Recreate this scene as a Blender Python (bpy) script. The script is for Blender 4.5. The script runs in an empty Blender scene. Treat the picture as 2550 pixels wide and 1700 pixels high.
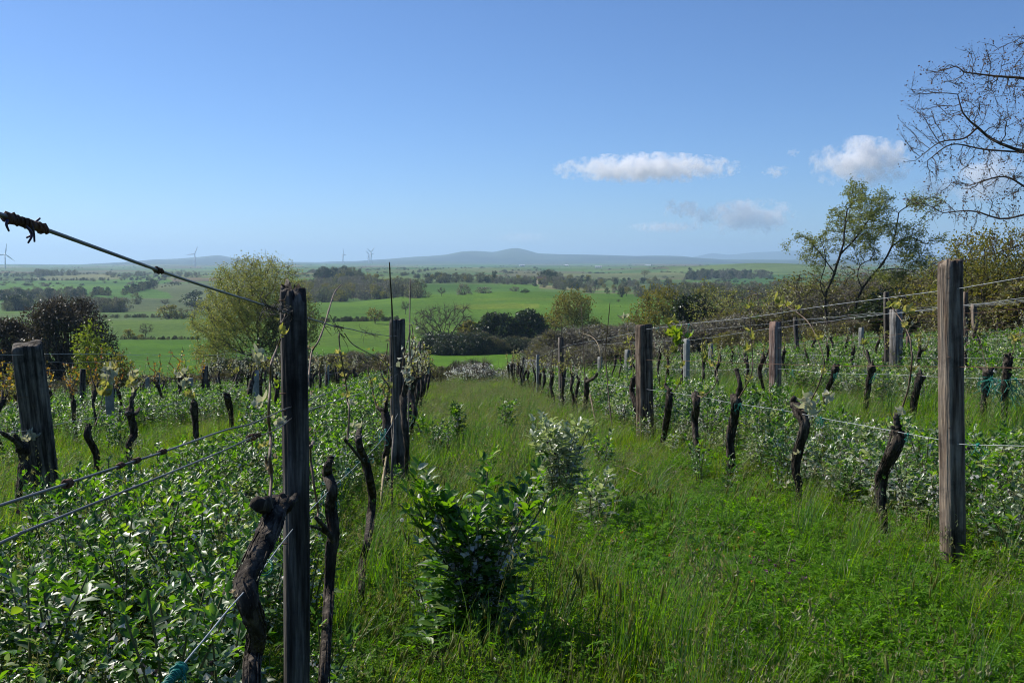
import bpy, math, random
import numpy as np
from mathutils import Vector, Matrix

# ------------------------------------------------------------------ camera, sky, sun, exposure
sc = bpy.context.scene
YAW = math.radians(4.4)          # the camera looks 4.4 degrees right of the vine rows, which run along +Y
PITCH = math.radians(4.61)       # and a little down
EYE = 1.45                       # above the soil under the camera
F = 35.0
FPX = 2550 * 35.0 / 36.0
cam_d = bpy.data.cameras.new('camera')
cam_d.lens = F
cam_d.sensor_width = 36.0
cam_d.clip_start = 0.05
cam_d.clip_end = 60000
cam = bpy.data.objects.new('camera', cam_d)
sc.collection.objects.link(cam)
cam.location = (0, 0, EYE)
cam.rotation_euler = (math.pi / 2 - PITCH, 0, -YAW)
sc.camera = cam

SUN_AZ = math.radians(-54.0)     # from the row direction +Y, negative = to the left
SUN_EL = math.radians(40.0)
world = bpy.data.worlds.new('World')
sc.world = world
world.use_nodes = True
wn = world.node_tree.nodes
wl = world.node_tree.links
bg = wn['Background']
sky = wn.new('ShaderNodeTexSky')
sky.sky_type = 'NISHITA'
sky.sun_disc = False
sky.sun_elevation = SUN_EL
sky.sun_rotation = SUN_AZ
sky.altitude = 300
sky.air_density = 0.8
sky.dust_density = 0.3
sky.ozone_density = 6.0
tint = wn.new('ShaderNodeMix')      # the camera's white balance for the sky light
tint.data_type = 'RGBA'
tint.blend_type = 'MULTIPLY'
tint.inputs[0].default_value = 1.0
tint.inputs[7].default_value = (0.80, 0.945, 1.13, 1)
wl.new(sky.outputs['Color'], tint.inputs[6])
wl.new(tint.outputs[2], bg.inputs['Color'])
bg.inputs['Strength'].default_value = 0.085

sun_d = bpy.data.lights.new('sun', 'SUN')
sun_d.energy = 5.0
sun_d.angle = math.radians(0.53)
sun_d.color = (1.0, 0.95, 0.86)
sun = bpy.data.objects.new('sun', sun_d)
sc.collection.objects.link(sun)
SUNV = Vector((math.sin(SUN_AZ) * math.cos(SUN_EL), math.cos(SUN_AZ) * math.cos(SUN_EL), math.sin(SUN_EL)))
sun.rotation_euler = SUNV.to_track_quat('Z', 'Y').to_euler()
sun.location = (-20, 20, 40)

sc.view_settings.view_transform = 'Standard'
sc.view_settings.look = 'None'
sc.view_settings.gamma = 1.0
sc.view_settings.use_curve_mapping = False
sc.view_settings.exposure = 0.4
sc.render.engine = 'CYCLES'
cy = sc.cycles
cy.max_bounces = 8
cy.diffuse_bounces = 2
cy.glossy_bounces = 2
cy.transmission_bounces = 4
cy.transparent_max_bounces = 6
cy.volume_bounces = 6
cy.caustics_reflective = False
cy.caustics_refractive = False
cy.use_denoising = True
cy.filter_width = 1.05

rng = np.random.default_rng(7)
random.seed(7)

# ------------------------------------------------------------------ geometry of the view: survey helpers
R_CAM = Matrix.Rotation(-YAW, 3, 'Z') @ Matrix.Rotation(math.pi / 2 - PITCH, 3, 'X')
EYEV = Vector((0, 0, EYE))


def ray(px, py):
    return (R_CAM @ Vector(((px - 1275) / FPX, (850 - py) / FPX, -1.0))).normalized()


def on_row(u, px, py):
    """The point of the vertical plane x = u (a vine row) that is seen at px, py."""
    d = ray(px, py)
    return EYEV + d * (u / d.x)


def at_dist(px, py, r):
    d = ray(px, py)
    return EYEV + d * (r / math.hypot(d.x, d.y))


def sines(x, y, seed, n=6, lo=0.6, hi=2.2):
    g = np.random.default_rng(seed)
    out = 0.0
    for k in range(n):
        a = g.uniform(0, 2 * math.pi)
        f = g.uniform(lo, hi)
        out = out + np.sin((x * math.cos(a) + y * math.sin(a)) * f + g.uniform(0, 6.28)) / n ** 0.5
    return out


# cross-section of the vineyard slope: how far the soil lies under the eye plane at lateral offset u
HU = np.array([-60, -30, -20, -12, -9, -6, -3, 0, 3.1, 4.6, 6.2, 9.2, 12.2, 15, 20, 30, 60])
HH = np.array([4.0, 3.0, 2.4, 1.95, 1.72, 1.52, 1.42, 1.45, 1.42, 1.2, 0.96, 0.84, 0.45, 0.2, -0.1, -0.8, -2.0])

# the valley beyond, surveyed as (distance, picture row) pairs for several bearings
NEARX = [(45, 975), (60, 962), (85, 948), (110, 930), (170, 885), (250, 847)]
COLS = {
    -700: [(45, 985), (60, 972), (85, 950), (110, 932), (170, 885), (250, 847), (330, 838), (450, 800), (600, 782), (700, 772), (900, 752), (1100, 730), (1300, 708), (1600, 698), (2000, 690), (2600, 682), (3500, 674), (5000, 667), (7000, 661)],
    0: NEARX + [(330, 838), (450, 798), (600, 782), (700, 774), (900, 752), (1100, 728), (1300, 708), (1600, 697), (2000, 689), (2600, 681), (3500, 673), (5000, 667), (7000, 661)],
    330: NEARX + [(265, 846), (330, 836), (450, 796), (520, 793), (600, 781), (700, 772), (900, 742), (1100, 718), (1300, 704), (1600, 696), (2000, 688), (2600, 680), (3500, 672), (5000, 666), (7000, 660)],
    520: [(45, 972), (60, 958), (85, 945), (110, 930), (170, 885), (250, 848), (265, 846), (330, 832), (450, 795), (600, 780), (700, 771), (900, 745), (1100, 715), (1300, 700), (1600, 692), (2000, 686), (2600, 679), (3500, 671), (5000, 665), (7000, 660)],
    700: [(45, 970), (60, 958), (85, 940), (120, 915), (180, 885), (240, 860), (330, 803), (450, 780), (600, 762), (700, 760), (900, 722), (1100, 697), (1400, 686), (2000, 677), (3000, 669), (5000, 662), (7000, 659)],
    850: [(45, 966), (60, 955), (85, 940), (120, 915), (180, 886), (240, 862), (330, 802), (450, 780), (600, 758), (700, 757), (900, 720), (1100, 695), (1400, 685), (2000, 676), (3000, 668), (5000, 662), (7000, 658)],
    1100: [(45, 965), (60, 955), (100, 935), (150, 910), (200, 888), (240, 868), (330, 805), (450, 768), (600, 737), (650, 735), (800, 733), (1000, 706), (1300, 690), (1800, 680), (2500, 672), (4000, 664), (7000, 658)],
    1300: [(45, 955), (60, 945), (100, 928), (150, 905), (200, 884), (240, 862), (330, 805), (450, 765), (600, 730), (650, 727), (800, 729), (1000, 708), (1300, 692), (1800, 680), (2500, 672), (4000, 664), (7000, 658)],
    1500: [(45, 926), (60, 918), (100, 905), (150, 890), (200, 870), (250, 840), (330, 800), (500, 755), (640, 735), (700, 733), (900, 728), (1100, 706), (1400, 692), (1900, 682), (2500, 674), (4000, 664), (7000, 658)],
    1700: [(45, 900), (60, 897), (100, 884), (150, 865), (200, 843), (250, 820), (330, 790), (500, 755), (640, 742), (900, 724), (1100, 706), (1400, 692), (1900, 680), (2350, 668), (2600, 664), (3000, 664), (4000, 662), (7000, 658)],
    1900: [(45, 883), (60, 876), (100, 862), (150, 845), (250, 815), (400, 775), (640, 745), (1000, 712), (1300, 700), (1800, 688), (2300, 663), (2600, 655), (3000, 661), (4000, 660), (7000, 657)],
    2300: [(45, 852), (60, 846), (100, 825), (200, 780), (400, 742), (1000, 702), (2000, 682), (4000, 664), (7000, 658)],
    3200: [(45, 800), (60, 795), (100, 775), (200, 745), (400, 720), (1000, 695), (2000, 680), (4000, 664), (7000, 658)],
}
RIDGE = [(-700, 662), (0, 663), (100, 661), (200, 659), (300, 653), (390, 646), (440, 645), (500, 640), (545, 635), (585, 643), (650, 651), (800, 654), (900, 649), (1000, 642), (1060, 638), (1110, 634), (1150, 625), (1180, 624),
         (1230, 629), (1262, 621), (1285, 617), (1305, 620), (1340, 630), (1400, 633), (1500, 635), (1600, 637), (1700, 638), (1800, 645), (1900, 646), (2100, 645), (2300, 647), (3200, 648)]
RANGE2 = [(-700, 662), (900, 660), (1200, 655), (1500, 650), (1650, 646), (1725, 640), (1770, 631), (1810, 635), (1880, 629), (1950, 627), (2000, 621), (2040, 625), (2100, 628), (2200, 631), (2400, 636), (3200, 640)]
RN = np.exp(np.linspace(math.log(30), math.log(26000), 150))
cpx = np.array(sorted(COLS))
TAB = np.zeros((len(cpx), len(RN)))
LRN = np.log(RN)
FAR_R = np.log(np.array([8300.0, 9300.0, 10500.0, 11800.0, 15500.0, 18500.0, 21000.0, 26000.0]))


def far_rows(px):
    a = np.interp(px, *zip(*RIDGE))
    b = np.interp(px, *zip(*RANGE2))
    base = 660
    return [0.55 * 658 + 0.45 * max(a, 640), 0.25 * 657 + 0.75 * a + 1.0, a, a + 10, base, b, b + 9, 668]


FPXS = np.arange(-700, 3201, 12.5)
FARY = np.array([far_rows(p) for p in FPXS])
for i, c in enumerate(cpx):
    rr, yy = zip(*COLS[c])
    TAB[i] = np.interp(LRN, np.log(rr), yy)
for k in range(TAB.shape[0]):                                  # soften the kinks of the survey
    t = np.pad(TAB[k], 3, mode='edge')
    TAB[k] = (t[1:-5] + 2 * t[2:-4] + 3 * t[3:-3] + 2 * t[4:-2] + t[5:-1]) / 9
CP, SP = math.cos(PITCH), math.sin(PITCH)


def terrain(x, y):
    """Height of the land at x, y (world)."""
    x = np.asarray(x, float)
    y = np.asarray(y, float)
    r = np.maximum(np.hypot(x, y), 1e-3)
    yn = np.where(y < 0, y * 0.35, y)
    near = -np.interp(x, HU, HH) - 0.093 * np.maximum(yn, -12)
    near = near + 0.025 * sines(x, y, 3, 6, 1.2, 3.5)
    az = np.arctan2(x, y) - YAW
    az = np.clip((az + math.pi) % (2 * math.pi) - math.pi, -0.66, 0.66)
    px = np.clip(1275 + FPX * np.tan(az), -690, 3190)
    lr = np.log(np.maximum(r, 31))
    ci = np.clip(np.searchsorted(cpx, px) - 1, 0, len(cpx) - 2)
    ct = (px - cpx[ci]) / (cpx[ci + 1] - cpx[ci])
    ct = ct * ct * (3 - 2 * ct)
    fi = (lr - LRN[0]) / (LRN[1] - LRN[0])
    ri = np.clip(fi.astype(int), 0, len(RN) - 2)
    rt = np.clip(fi - ri, 0, 1)
    row = (TAB[ci, ri] * (1 - rt) + TAB[ci, ri + 1] * rt) * (1 - ct) + (TAB[ci + 1, ri] * (1 - rt) + TAB[ci + 1, ri + 1] * rt) * ct
    # the hills beyond seven kilometres
    pf = (px + 700) / 12.5
    pi_ = np.clip(pf.astype(int), 0, len(FPXS) - 2)
    pt = pf - pi_
    frs = FARY[pi_] * (1 - pt)[..., None] + FARY[pi_ + 1] * pt[..., None]
    row_far = np.zeros_like(row)
    k = np.clip(np.searchsorted(FAR_R, lr) - 1, 0, len(FAR_R) - 2)
    kt = np.clip((lr - FAR_R[k]) / (FAR_R[k + 1] - FAR_R[k]), 0, 1)
    take = np.take_along_axis
    row_far = (take(frs, k[..., None], -1)[..., 0] * (1 - kt) + take(frs, (k + 1)[..., None], -1)[..., 0] * kt)
    w = np.clip((lr - math.log(7000)) / (FAR_R[0] - math.log(7000)), 0, 1)
    row = row * (1 - w) + row_far * w
    yc = (850 - row) / FPX
    far = (yc * CP - SP) / (CP + yc * SP) * r * np.maximum(np.cos(az), 0.5)
    far = far + np.clip((r - 250) / 1500, 0, 1) * 2.8 * sines(x / 130, y / 130, 11) + np.clip((r - 1500) / 3000, 0, 1) * np.clip((r + 4000) / 11000, 0, 1) * 3.2 * sines(x / 420, y / 420, 12)
    far = far + np.clip((r - 7500) / 3000, 0, 1) * 4.0 * sines(x / 160, y / 160, 13, 8)
    b = np.clip((r - 40) / 26, 0, 1)
    b = b * b * (3 - 2 * b)
    return EYE + near * (1 - b) + far * b


def tz(x, y):
    return float(terrain(np.array([x]), np.array([y]))[0])


def land(px, py, rmin=30, rmax=9000):
    """Where the line of sight through px, py first meets the land beyond rmin."""
    d = ray(px, py)
    h = math.hypot(d.x, d.y)
    rr = np.exp(np.linspace(math.log(rmin), math.log(rmax), 900))
    x, y = d.x / h * rr, d.y / h * rr
    gap = EYE + d.z / h * rr - terrain(x, y)
    below = np.nonzero(gap < 0)[0]
    i = below[0] if len(below) else int(np.argmin(np.abs(gap)))
    return float(x[i]), float(y[i]), float(rr[i])


# ------------------------------------------------------------------ object helpers
COL = sc.collection


def tag(o, label=None, cat=None, group=None, kind=None):
    for k, v in (('label', label), ('category', cat), ('group', group), ('kind', kind)):
        if v:
            o[k] = v
    return o


def empty(name, loc, label=None, cat=None, group=None, rz=0.0):
    o = bpy.data.objects.new(name, None)
    o.empty_display_size = 0.1
    COL.objects.link(o)
    o.location = loc
    o.rotation_euler = (0, 0, rz)
    return tag(o, label, cat, group)


def mesh_of(name, verts, faces, mats, mi=None, smooth=True):
    """faces: list of (M,k) int arrays (k = 3 or 4); mi: a material index per array or an array per face."""
    if not isinstance(faces, (list, tuple)):
        faces = [faces]
    verts = np.asarray(verts, np.float32)
    faces = [np.asarray(f, np.int32) for f in faces]
    keep = [i for i, f in enumerate(faces) if len(f)]
    nl = sum(f.size for f in faces)
    nf = sum(len(f) for f in faces)
    me = bpy.data.meshes.new(name)
    me.vertices.add(len(verts))
    me.vertices.foreach_set('co', verts.ravel())
    me.loops.add(nl)
    me.loops.foreach_set('vertex_index', np.concatenate([faces[i].ravel() for i in keep]))
    me.polygons.add(nf)
    tot = np.concatenate([np.full(len(faces[i]), faces[i].shape[1], np.int32) for i in keep])
    me.polygons.foreach_set('loop_start', np.concatenate([[0], np.cumsum(tot)[:-1]]).astype(np.int32))
    if mi is not None:
        idx = np.concatenate([np.broadcast_to(np.asarray(mi[i], np.int32), (len(faces[i]),)) for i in keep])
        me.polygons.foreach_set('material_index', idx.astype(np.int32))
    me.polygons.foreach_set('use_smooth', np.full(nf, smooth))
    for m in (mats if isinstance(mats, (list, tuple)) else [mats]):
        me.materials.append(m)
    me.update(calc_edges=True)
    me.validate()
    return me


def link(name, me, parent=None, loc=None):
    o = bpy.data.objects.new(name, me)
    COL.objects.link(o)
    if loc is not None:
        o.location = loc
    if parent is not None:
        o.parent = parent
    return o


class Geo:
    """Collects pieces with their own material slot into one mesh."""

    def __init__(self):
        self.v, self.f, self.m, self.n = [], [], [], 0

    def add(self, v, f, m=0):
        v = np.asarray(v, float).reshape(-1, 3)
        for ff in (f if isinstance(f, list) else [f]):
            ff = np.asarray(ff, np.int64)
            if len(ff):
                self.f.append(ff + self.n)
                self.m.append(m)
        self.v.append(v)
        self.n += len(v)
        return self

    def mesh(self, name, mats, smooth=True):
        return mesh_of(name, np.concatenate(self.v), self.f, mats, self.m, smooth)


def frames(P):
    """Unit tangents and two normals along a polyline (parallel transport)."""
    P = np.asarray(P, float)
    T = np.gradient(P, axis=0)
    T /= np.linalg.norm(T, axis=1, keepdims=True) + 1e-12
    a = np.array([1.0, 0, 0]) if abs(T[0][0]) < 0.8 else np.array([0, 1.0, 0])
    N = [np.cross(T[0], a)]
    N[0] /= np.linalg.norm(N[0])
    for i in range(1, len(P)):
        n = N[-1] - T[i] * np.dot(N[-1], T[i])
        N.append(n / (np.linalg.norm(n) + 1e-12))
    N = np.array(N)
    return T, N, np.cross(T, N)


def tube(P, rad, k=8, bump=None, cap=True):
    """Verts and quads of a tube; rad scalar or per point; bump (n,k) scales the radius."""
    P = np.asarray(P, float)
    n = len(P)
    rad = np.broadcast_to(np.asarray(rad, float), (n,))
    T, N, B = frames(P)
    a = np.linspace(0, 2 * math.pi, k, endpoint=False)
    R = rad[:, None] * (np.ones((n, k)) if bump is None else bump)
    V = P[:, None, :] + R[..., None] * (np.cos(a)[None, :, None] * N[:, None, :] + np.sin(a)[None, :, None] * B[:, None, :])
    i = np.arange(n - 1)[:, None] * k
    j = np.arange(k)[None, :]
    j2 = (j + 1) % k
    Q = np.stack([i + j, i + j2, i + k + j2, i + k + j], -1).reshape(-1, 4)
    V = V.reshape(-1, 3)
    F_ = [Q]
    if cap:
        c = len(V)
        V = np.concatenate([V, P[:1] - T[:1] * rad[0] * 0.3, P[-1:] + T[-1:] * rad[-1] * 0.3])
        jj = np.arange(k)
        F_.append(np.concatenate([np.stack([np.full(k, c), (jj + 1) % k, jj], -1),
                                  np.stack([np.full(k, c + 1), (n - 1) * k + jj, (n - 1) * k + (jj + 1) % k], -1)]))
    return V, F_


def spline(P, n):
    """Catmull-Rom through P, n samples."""
    P = np.asarray(P, float)
    if len(P) < 3:
        t = np.linspace(0, 1, n)[:, None]
        return P[0] * (1 - t) + P[-1] * t
    Q = np.concatenate([[2 * P[0] - P[1]], P, [2 * P[-1] - P[-2]]])
    t = np.linspace(0, len(P) - 1 - 1e-9, n)
    i = t.astype(int)
    f = (t - i)[:, None]
    a, b, c, d = Q[i], Q[i + 1], Q[i + 2], Q[i + 3]
    return 0.5 * (2 * b + (c - a) * f + (2 * a - 5 * b + 4 * c - d) * f ** 2 + (3 * b - a - 3 * c + d) * f ** 3)


# ------------------------------------------------------------------ materials
def new_mat(name):
    m = bpy.data.materials.new(name)
    m.use_nodes = True
    nt = m.node_tree
    return m, nt.nodes, nt.links, nt.nodes['Principled BSDF']


def ramp(nodes, stops):
    r = nodes.new('ShaderNodeValToRGB')
    e = r.color_ramp.elements
    while len(e) < len(stops):
        e.new(0.5)
    for i, (p, c) in enumerate(stops):
        e[i].position = p
        e[i].color = (*c, 1)
    return r


def leaf_mat(name, stops, rough=0.45, trans=0.35, tcol=None, spec=0.5, tgain=1.0, island=True):
    """Foliage: colour picked per leaf, some light passing through."""
    m, n, l, p = new_mat(name)
    g = n.new('ShaderNodeNewGeometry')
    oi = n.new('ShaderNodeObjectInfo')
    mx = n.new('ShaderNodeMath')
    mx.operation = 'ADD'
    if island:
        l.new(g.outputs['Random Per Island'], mx.inputs[0])
    else:
        mx.inputs[0].default_value = 0.3
    l.new(oi.outputs['Random'], mx.inputs[1])
    md = n.new('ShaderNodeMath')
    md.operation = 'FRACT'
    l.new(mx.outputs[0], md.inputs[0])
    r = ramp(n, stops)
    l.new(md.outputs[0], r.inputs[0])
    l.new(r.outputs[0], p.inputs['Base Color'])
    p.inputs['Roughness'].default_value = rough
    p.inputs['Specular IOR Level'].default_value = spec
    t = n.new('ShaderNodeBsdfTranslucent')
    hs = n.new('ShaderNodeMix')
    hs.data_type = 'RGBA'
    hs.blend_type = 'MULTIPLY'
    hs.inputs[0].default_value = 1.0
    l.new(r.outputs[0], hs.inputs[6])
    tc = tcol or (1.6, 1.5, 0.6)
    hs.inputs[7].default_value = (tc[0] * tgain, tc[1] * tgain, tc[2] * tgain, 1)
    l.new(hs.outputs[2], t.inputs['Color'])
    mix = n.new('ShaderNodeMixShader')
    mix.inputs[0].default_value = trans
    l.new(p.outputs[0], mix.inputs[1])
    l.new(t.outputs[0], mix.inputs[2])
    l.new(mix.outputs[0], n['Material Output'].inputs['Surface'])
    return m


def plain_mat(name, stops, rough=0.8, scale=6.0, stretch=(1, 1, 1), bump=0.0, bump_scale=None, spec=0.3, metal=0.0, detail=6.0, obj_var=0.0, stain=0.0):
    m, n, l, p = new_mat(name)
    tc = n.new('ShaderNodeTexCoord')
    mp = n.new('ShaderNodeMapping')
    mp.inputs['Scale'].default_value = stretch
    l.new(tc.outputs['Object'], mp.inputs['Vector'])
    ns = n.new('ShaderNodeTexNoise')
    ns.inputs['Scale'].default_value = scale
    ns.inputs['Detail'].default_value = detail
    ns.inputs['Roughness'].default_value = 0.65
    l.new(mp.outputs[0], ns.inputs['Vector'])
    r = ramp(n, stops)
    src = ns.outputs['Fac']
    if obj_var:
        oi = n.new('ShaderNodeObjectInfo')
        mr = n.new('ShaderNodeMapRange')
        mr.inputs[3].default_value = -obj_var
        mr.inputs[4].default_value = obj_var
        l.new(oi.outputs['Random'], mr.inputs[0])
        ad = n.new('ShaderNodeMath')
        l.new(src, ad.inputs[0])
        l.new(mr.outputs[0], ad.inputs[1])
        src = ad.outputs[0]
    l.new(src, r.inputs[0])
    col = r.outputs[0]
    if stain:                                            # damp stains, lichen and bleached patches
        n3 = n.new('ShaderNodeTexNoise')
        n3.inputs['Scale'].default_value = 5.0
        n3.inputs['Detail'].default_value = 7
        n3.inputs['Roughness'].default_value = 0.7
        l.new(tc.outputs['Object'], n3.inputs['Vector'])
        r3 = ramp(n, [(.36, (1 - stain,) * 3), (.5, (1, 1, 1)), (.60, (1.15, 1.12, 1.05)), (.68, (1 + stain, 1 + stain * .95, 1 + stain * .6))])
        l.new(n3.outputs['Fac'], r3.inputs[0])
        mx = n.new('ShaderNodeMix')
        mx.data_type = 'RGBA'
        mx.blend_type = 'MULTIPLY'
        mx.inputs[0].default_value = 1.0
        l.new(col, mx.inputs[6])
        l.new(r3.outputs[0], mx.inputs[7])
        col = mx.outputs[2]
    l.new(col, p.inputs['Base Color'])
    p.inputs['Roughness'].default_value = rough
    p.inputs['Specular IOR Level'].default_value = spec
    p.inputs['Metallic'].default_value = metal
    if bump:
        n2 = n.new('ShaderNodeTexNoise')
        n2.inputs['Scale'].default_value = bump_scale or scale * 3
        n2.inputs['Detail'].default_value = 5
        l.new(mp.outputs[0], n2.inputs['Vector'])
        b = n.new('ShaderNodeBump')
        b.inputs['Strength'].default_value = bump
        b.inputs['Distance'].default_value = 0.01
        l.new(n2.outputs['Fac'], b.inputs['Height'])
        l.new(b.outputs[0], p.inputs['Normal'])
    return m


M = {}
M['bark_dark'] = plain_mat('bark_dark', [(0.32, (0.008, 0.007, 0.006)), (0.50, (0.042, 0.034, 0.027)), (0.68, (0.15, 0.125, 0.10))], 0.95, 22, (1, 1, 0.22), 1.0, 60, spec=.15)
M['bark_grey'] = plain_mat('bark_grey', [(0.3, (0.04, 0.034, 0.028)), (0.7, (0.13, 0.11, 0.09))], 0.9, 3, (1, 1, 0.4), 0.5, 12)
M['twig_brown'] = plain_mat('twig_brown', [(0.3, (0.05, 0.04, 0.03)), (0.7, (0.14, 0.11, 0.085))], 0.85, 2)
M['twig_oak'] = plain_mat('twig_oak', [(0.3, (0.035, 0.026, 0.018)), (0.7, (0.10, 0.075, 0.05))], 0.85, 2)
M['twig_pale'] = plain_mat('twig_pale', [(0.3, (0.09, 0.08, 0.07)), (0.7, (0.20, 0.175, 0.15))], 0.85, 2)
M['post_grey'] = plain_mat('post_grey', [(0.34, (0.014, 0.012, 0.010)), (0.47, (0.06, 0.053, 0.046)), (0.60, (0.16, 0.142, 0.125)), (0.75, (0.25, 0.225, 0.20))], 0.9, 9, (3.2, 3.2, 0.22), 1.0, 22, obj_var=0.04, stain=.6, spec=.15)
M['post_brown'] = plain_mat('post_brown', [(0.32, (0.022, 0.015, 0.011)), (0.47, (0.11, 0.08, 0.06)), (0.64, (0.26, 0.21, 0.165))], 0.9, 9, (3.2, 3.2, 0.22), 1.0, 22, obj_var=0.04, stain=.6, spec=.15)
M['post_red'] = plain_mat('post_red', [(0.30, (0.07, 0.04, 0.032)), (0.5, (0.20, 0.135, 0.11)), (0.70, (0.42, 0.35, 0.31))], 0.9, 6, (3.2, 3.2, 0.2), 1.0, 24, stain=.45, spec=.15)
M['post_pale'] = plain_mat('post_pale', [(0.32, (0.05, 0.045, 0.04)), (0.48, (0.17, 0.155, 0.14)), (0.64, (0.36, 0.335, 0.31))], 0.9, 9, (3.2, 3.2, 0.22), 1.0, 22, stain=.4, spec=.15)
M['concrete'] = plain_mat('concrete', [(0.3, (0.16, 0.165, 0.15)), (0.7, (0.36, 0.36, 0.33))], 0.9, 8, (1, 1, 1), 0.3, 60, obj_var=0.1)
M['wire'] = plain_mat('wire', [(0.35, (0.10, 0.095, 0.09)), (0.6, (0.22, 0.21, 0.20)), (0.75, (0.16, 0.09, 0.05))], 0.5, 3, metal=0.6)
M['wire_rust'] = plain_mat('wire_rust', [(0.35, (0.06, 0.032, 0.02)), (0.65, (0.16, 0.085, 0.05))], 0.7, 12, metal=0.2)
M['wire_pale'] = plain_mat('wire_pale', [(0.4, (0.34, 0.36, 0.37)), (0.7, (0.5, 0.52, 0.52))], 0.45, 10, metal=0.1)
M['twine'] = plain_mat('twine', [(0.35, (0.005, 0.10, 0.075)), (0.65, (0.012, 0.22, 0.165))], 0.5, 30)
M['twine_blue'] = plain_mat('twine_blue', [(0.35, (0.02, 0.02, 0.06)), (0.65, (0.05, 0.045, 0.12))], 0.5, 30)
M['cane'] = plain_mat('cane', [(0.35, (0.05, 0.035, 0.022)), (0.65, (0.17, 0.12, 0.075))], 0.7, 18, (1, 1, 0.3))
M['cane_grey'] = plain_mat('cane_grey', [(0.35, (0.035, 0.03, 0.024)), (0.65, (0.11, 0.095, 0.075))], 0.7, 18, (1, 1, 0.3))
M['shoot'] = plain_mat('shoot', [(0.35, (0.07, 0.045, 0.03)), (0.65, (0.22, 0.15, 0.095))], 0.6, 25, (1, 1, 0.3))
M['straw'] = plain_mat('straw', [(0.35, (0.20, 0.15, 0.08)), (0.65, (0.42, 0.34, 0.20))], 0.7, 8)
M['white_paint'] = plain_mat('white_paint', [(0.3, (0.62, 0.63, 0.64)), (0.7, (0.78, 0.78, 0.78))], 0.5, 1)
M['plaster'] = plain_mat('plaster', [(0.3, (0.30, 0.25, 0.20)), (0.7, (0.45, 0.39, 0.31))], 0.9, 0.6)
M['roof_tile'] = plain_mat('roof_tile', [(0.3, (0.22, 0.11, 0.07)), (0.7, (0.36, 0.20, 0.13))], 0.9, 0.8)
M['sheet_roof'] = plain_mat('sheet_roof', [(0.3, (0.5, 0.5, 0.49)), (0.7, (0.7, 0.7, 0.69))], 0.6, 0.3)
# ------------------------------------------------------------------ the land
def build_ground():
    az_in = np.arange(-33, 33.01, 0.125)
    az_out = np.concatenate([np.arange(-180, -33, 3.0), np.arange(34.5, 180, 3.0)])
    az = np.radians(np.sort(np.concatenate([az_in, az_out]))) + YAW
    rr = np.concatenate([[0.25, 0.5, 0.8], np.exp(np.linspace(math.log(1.1), math.log(24500), 430))])
    A, R = np.meshgrid(az, rr, indexing='ij')
    X, Y = np.sin(A) * R, np.cos(A) * R
    Z = terrain(X.ravel(), Y.ravel()).reshape(X.shape)
    na, nr = X.shape
    V = np.stack([X, Y, Z], -1).reshape(-1, 3)
    V = np.concatenate([V, [[0, 0, tz(0.01, 0.01)]]])
    i = np.arange(na)[:, None]
    i2 = (i + 1) % na
    j = np.arange(nr - 1)[None, :]
    Q = np.stack([i * nr + j, i * nr + j + 1, i2 * nr + j + 1, i2 * nr + j], -1).reshape(-1, 4)[:, ::-1]
    ii = np.arange(na)
    T = np.stack([np.full(na, na * nr), ii * nr, ((ii + 1) % na) * nr], -1)[:, ::-1]
    me = mesh_of('ground', V, [Q, T], M_ground)
    col = np.ones((len(V), 4), np.float32)
    col[:-1, :3] = field_colour(X.ravel(), Y.ravel(), V[:-1, 2])
    col[-1, :3] = (0.03, 0.05, 0.015)
    ca = me.attributes.new('field', 'FLOAT_COLOR', 'POINT')
    ca.data.foreach_set('color', col.ravel())
    o = link('ground', me)
    tag(o, 'rolling farmland falling from the vineyard to green fields and far hills', None, None, 'structure')
    return o


# far fields: cells in (bearing, distance)
g_ = np.random.default_rng(21)
NS = 420
SEED_P = g_.uniform(-900, 3400, NS)
SEED_L = g_.uniform(math.log(650), math.log(9500), NS)
PAL = np.array([[.075, .15, .035], [.06, .13, .03], [.10, .15, .05], [.085, .16, .045], [.13, .16, .07], [.07, .12, .05], [.11, .12, .065], [.15, .17, .085], [.06, .14, .04], [.12, .11, .07]])
SEED_C = PAL[g_.integers(0, len(PAL), NS)]


def pl_of(x, y):
    az = np.arctan2(x, y) - YAW
    az = np.clip((az + math.pi) % (2 * math.pi) - math.pi, -0.8, 0.8)
    return 1275 + FPX * np.tan(az), np.log(np.maximum(np.hypot(x, y), 1.0))


def cells(px, lr):
    best = np.full(px.shape, 1e9)
    second = np.full(px.shape, 1e9)
    who = np.zeros(px.shape, int)
    wx = px + 40 * np.sin(lr * 9.0)
    wl_ = lr + 0.02 * np.sin(px / 90.0)
    for k in range(NS):
        d = np.hypot((wx - SEED_P[k]) / 260.0, (wl_ - SEED_L[k]) / 0.16)
        nb = d < best
        second = np.where(nb, best, np.minimum(second, d))
        who = np.where(nb, k, who)
        best = np.where(nb, d, best)
    return who, second - best


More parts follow.
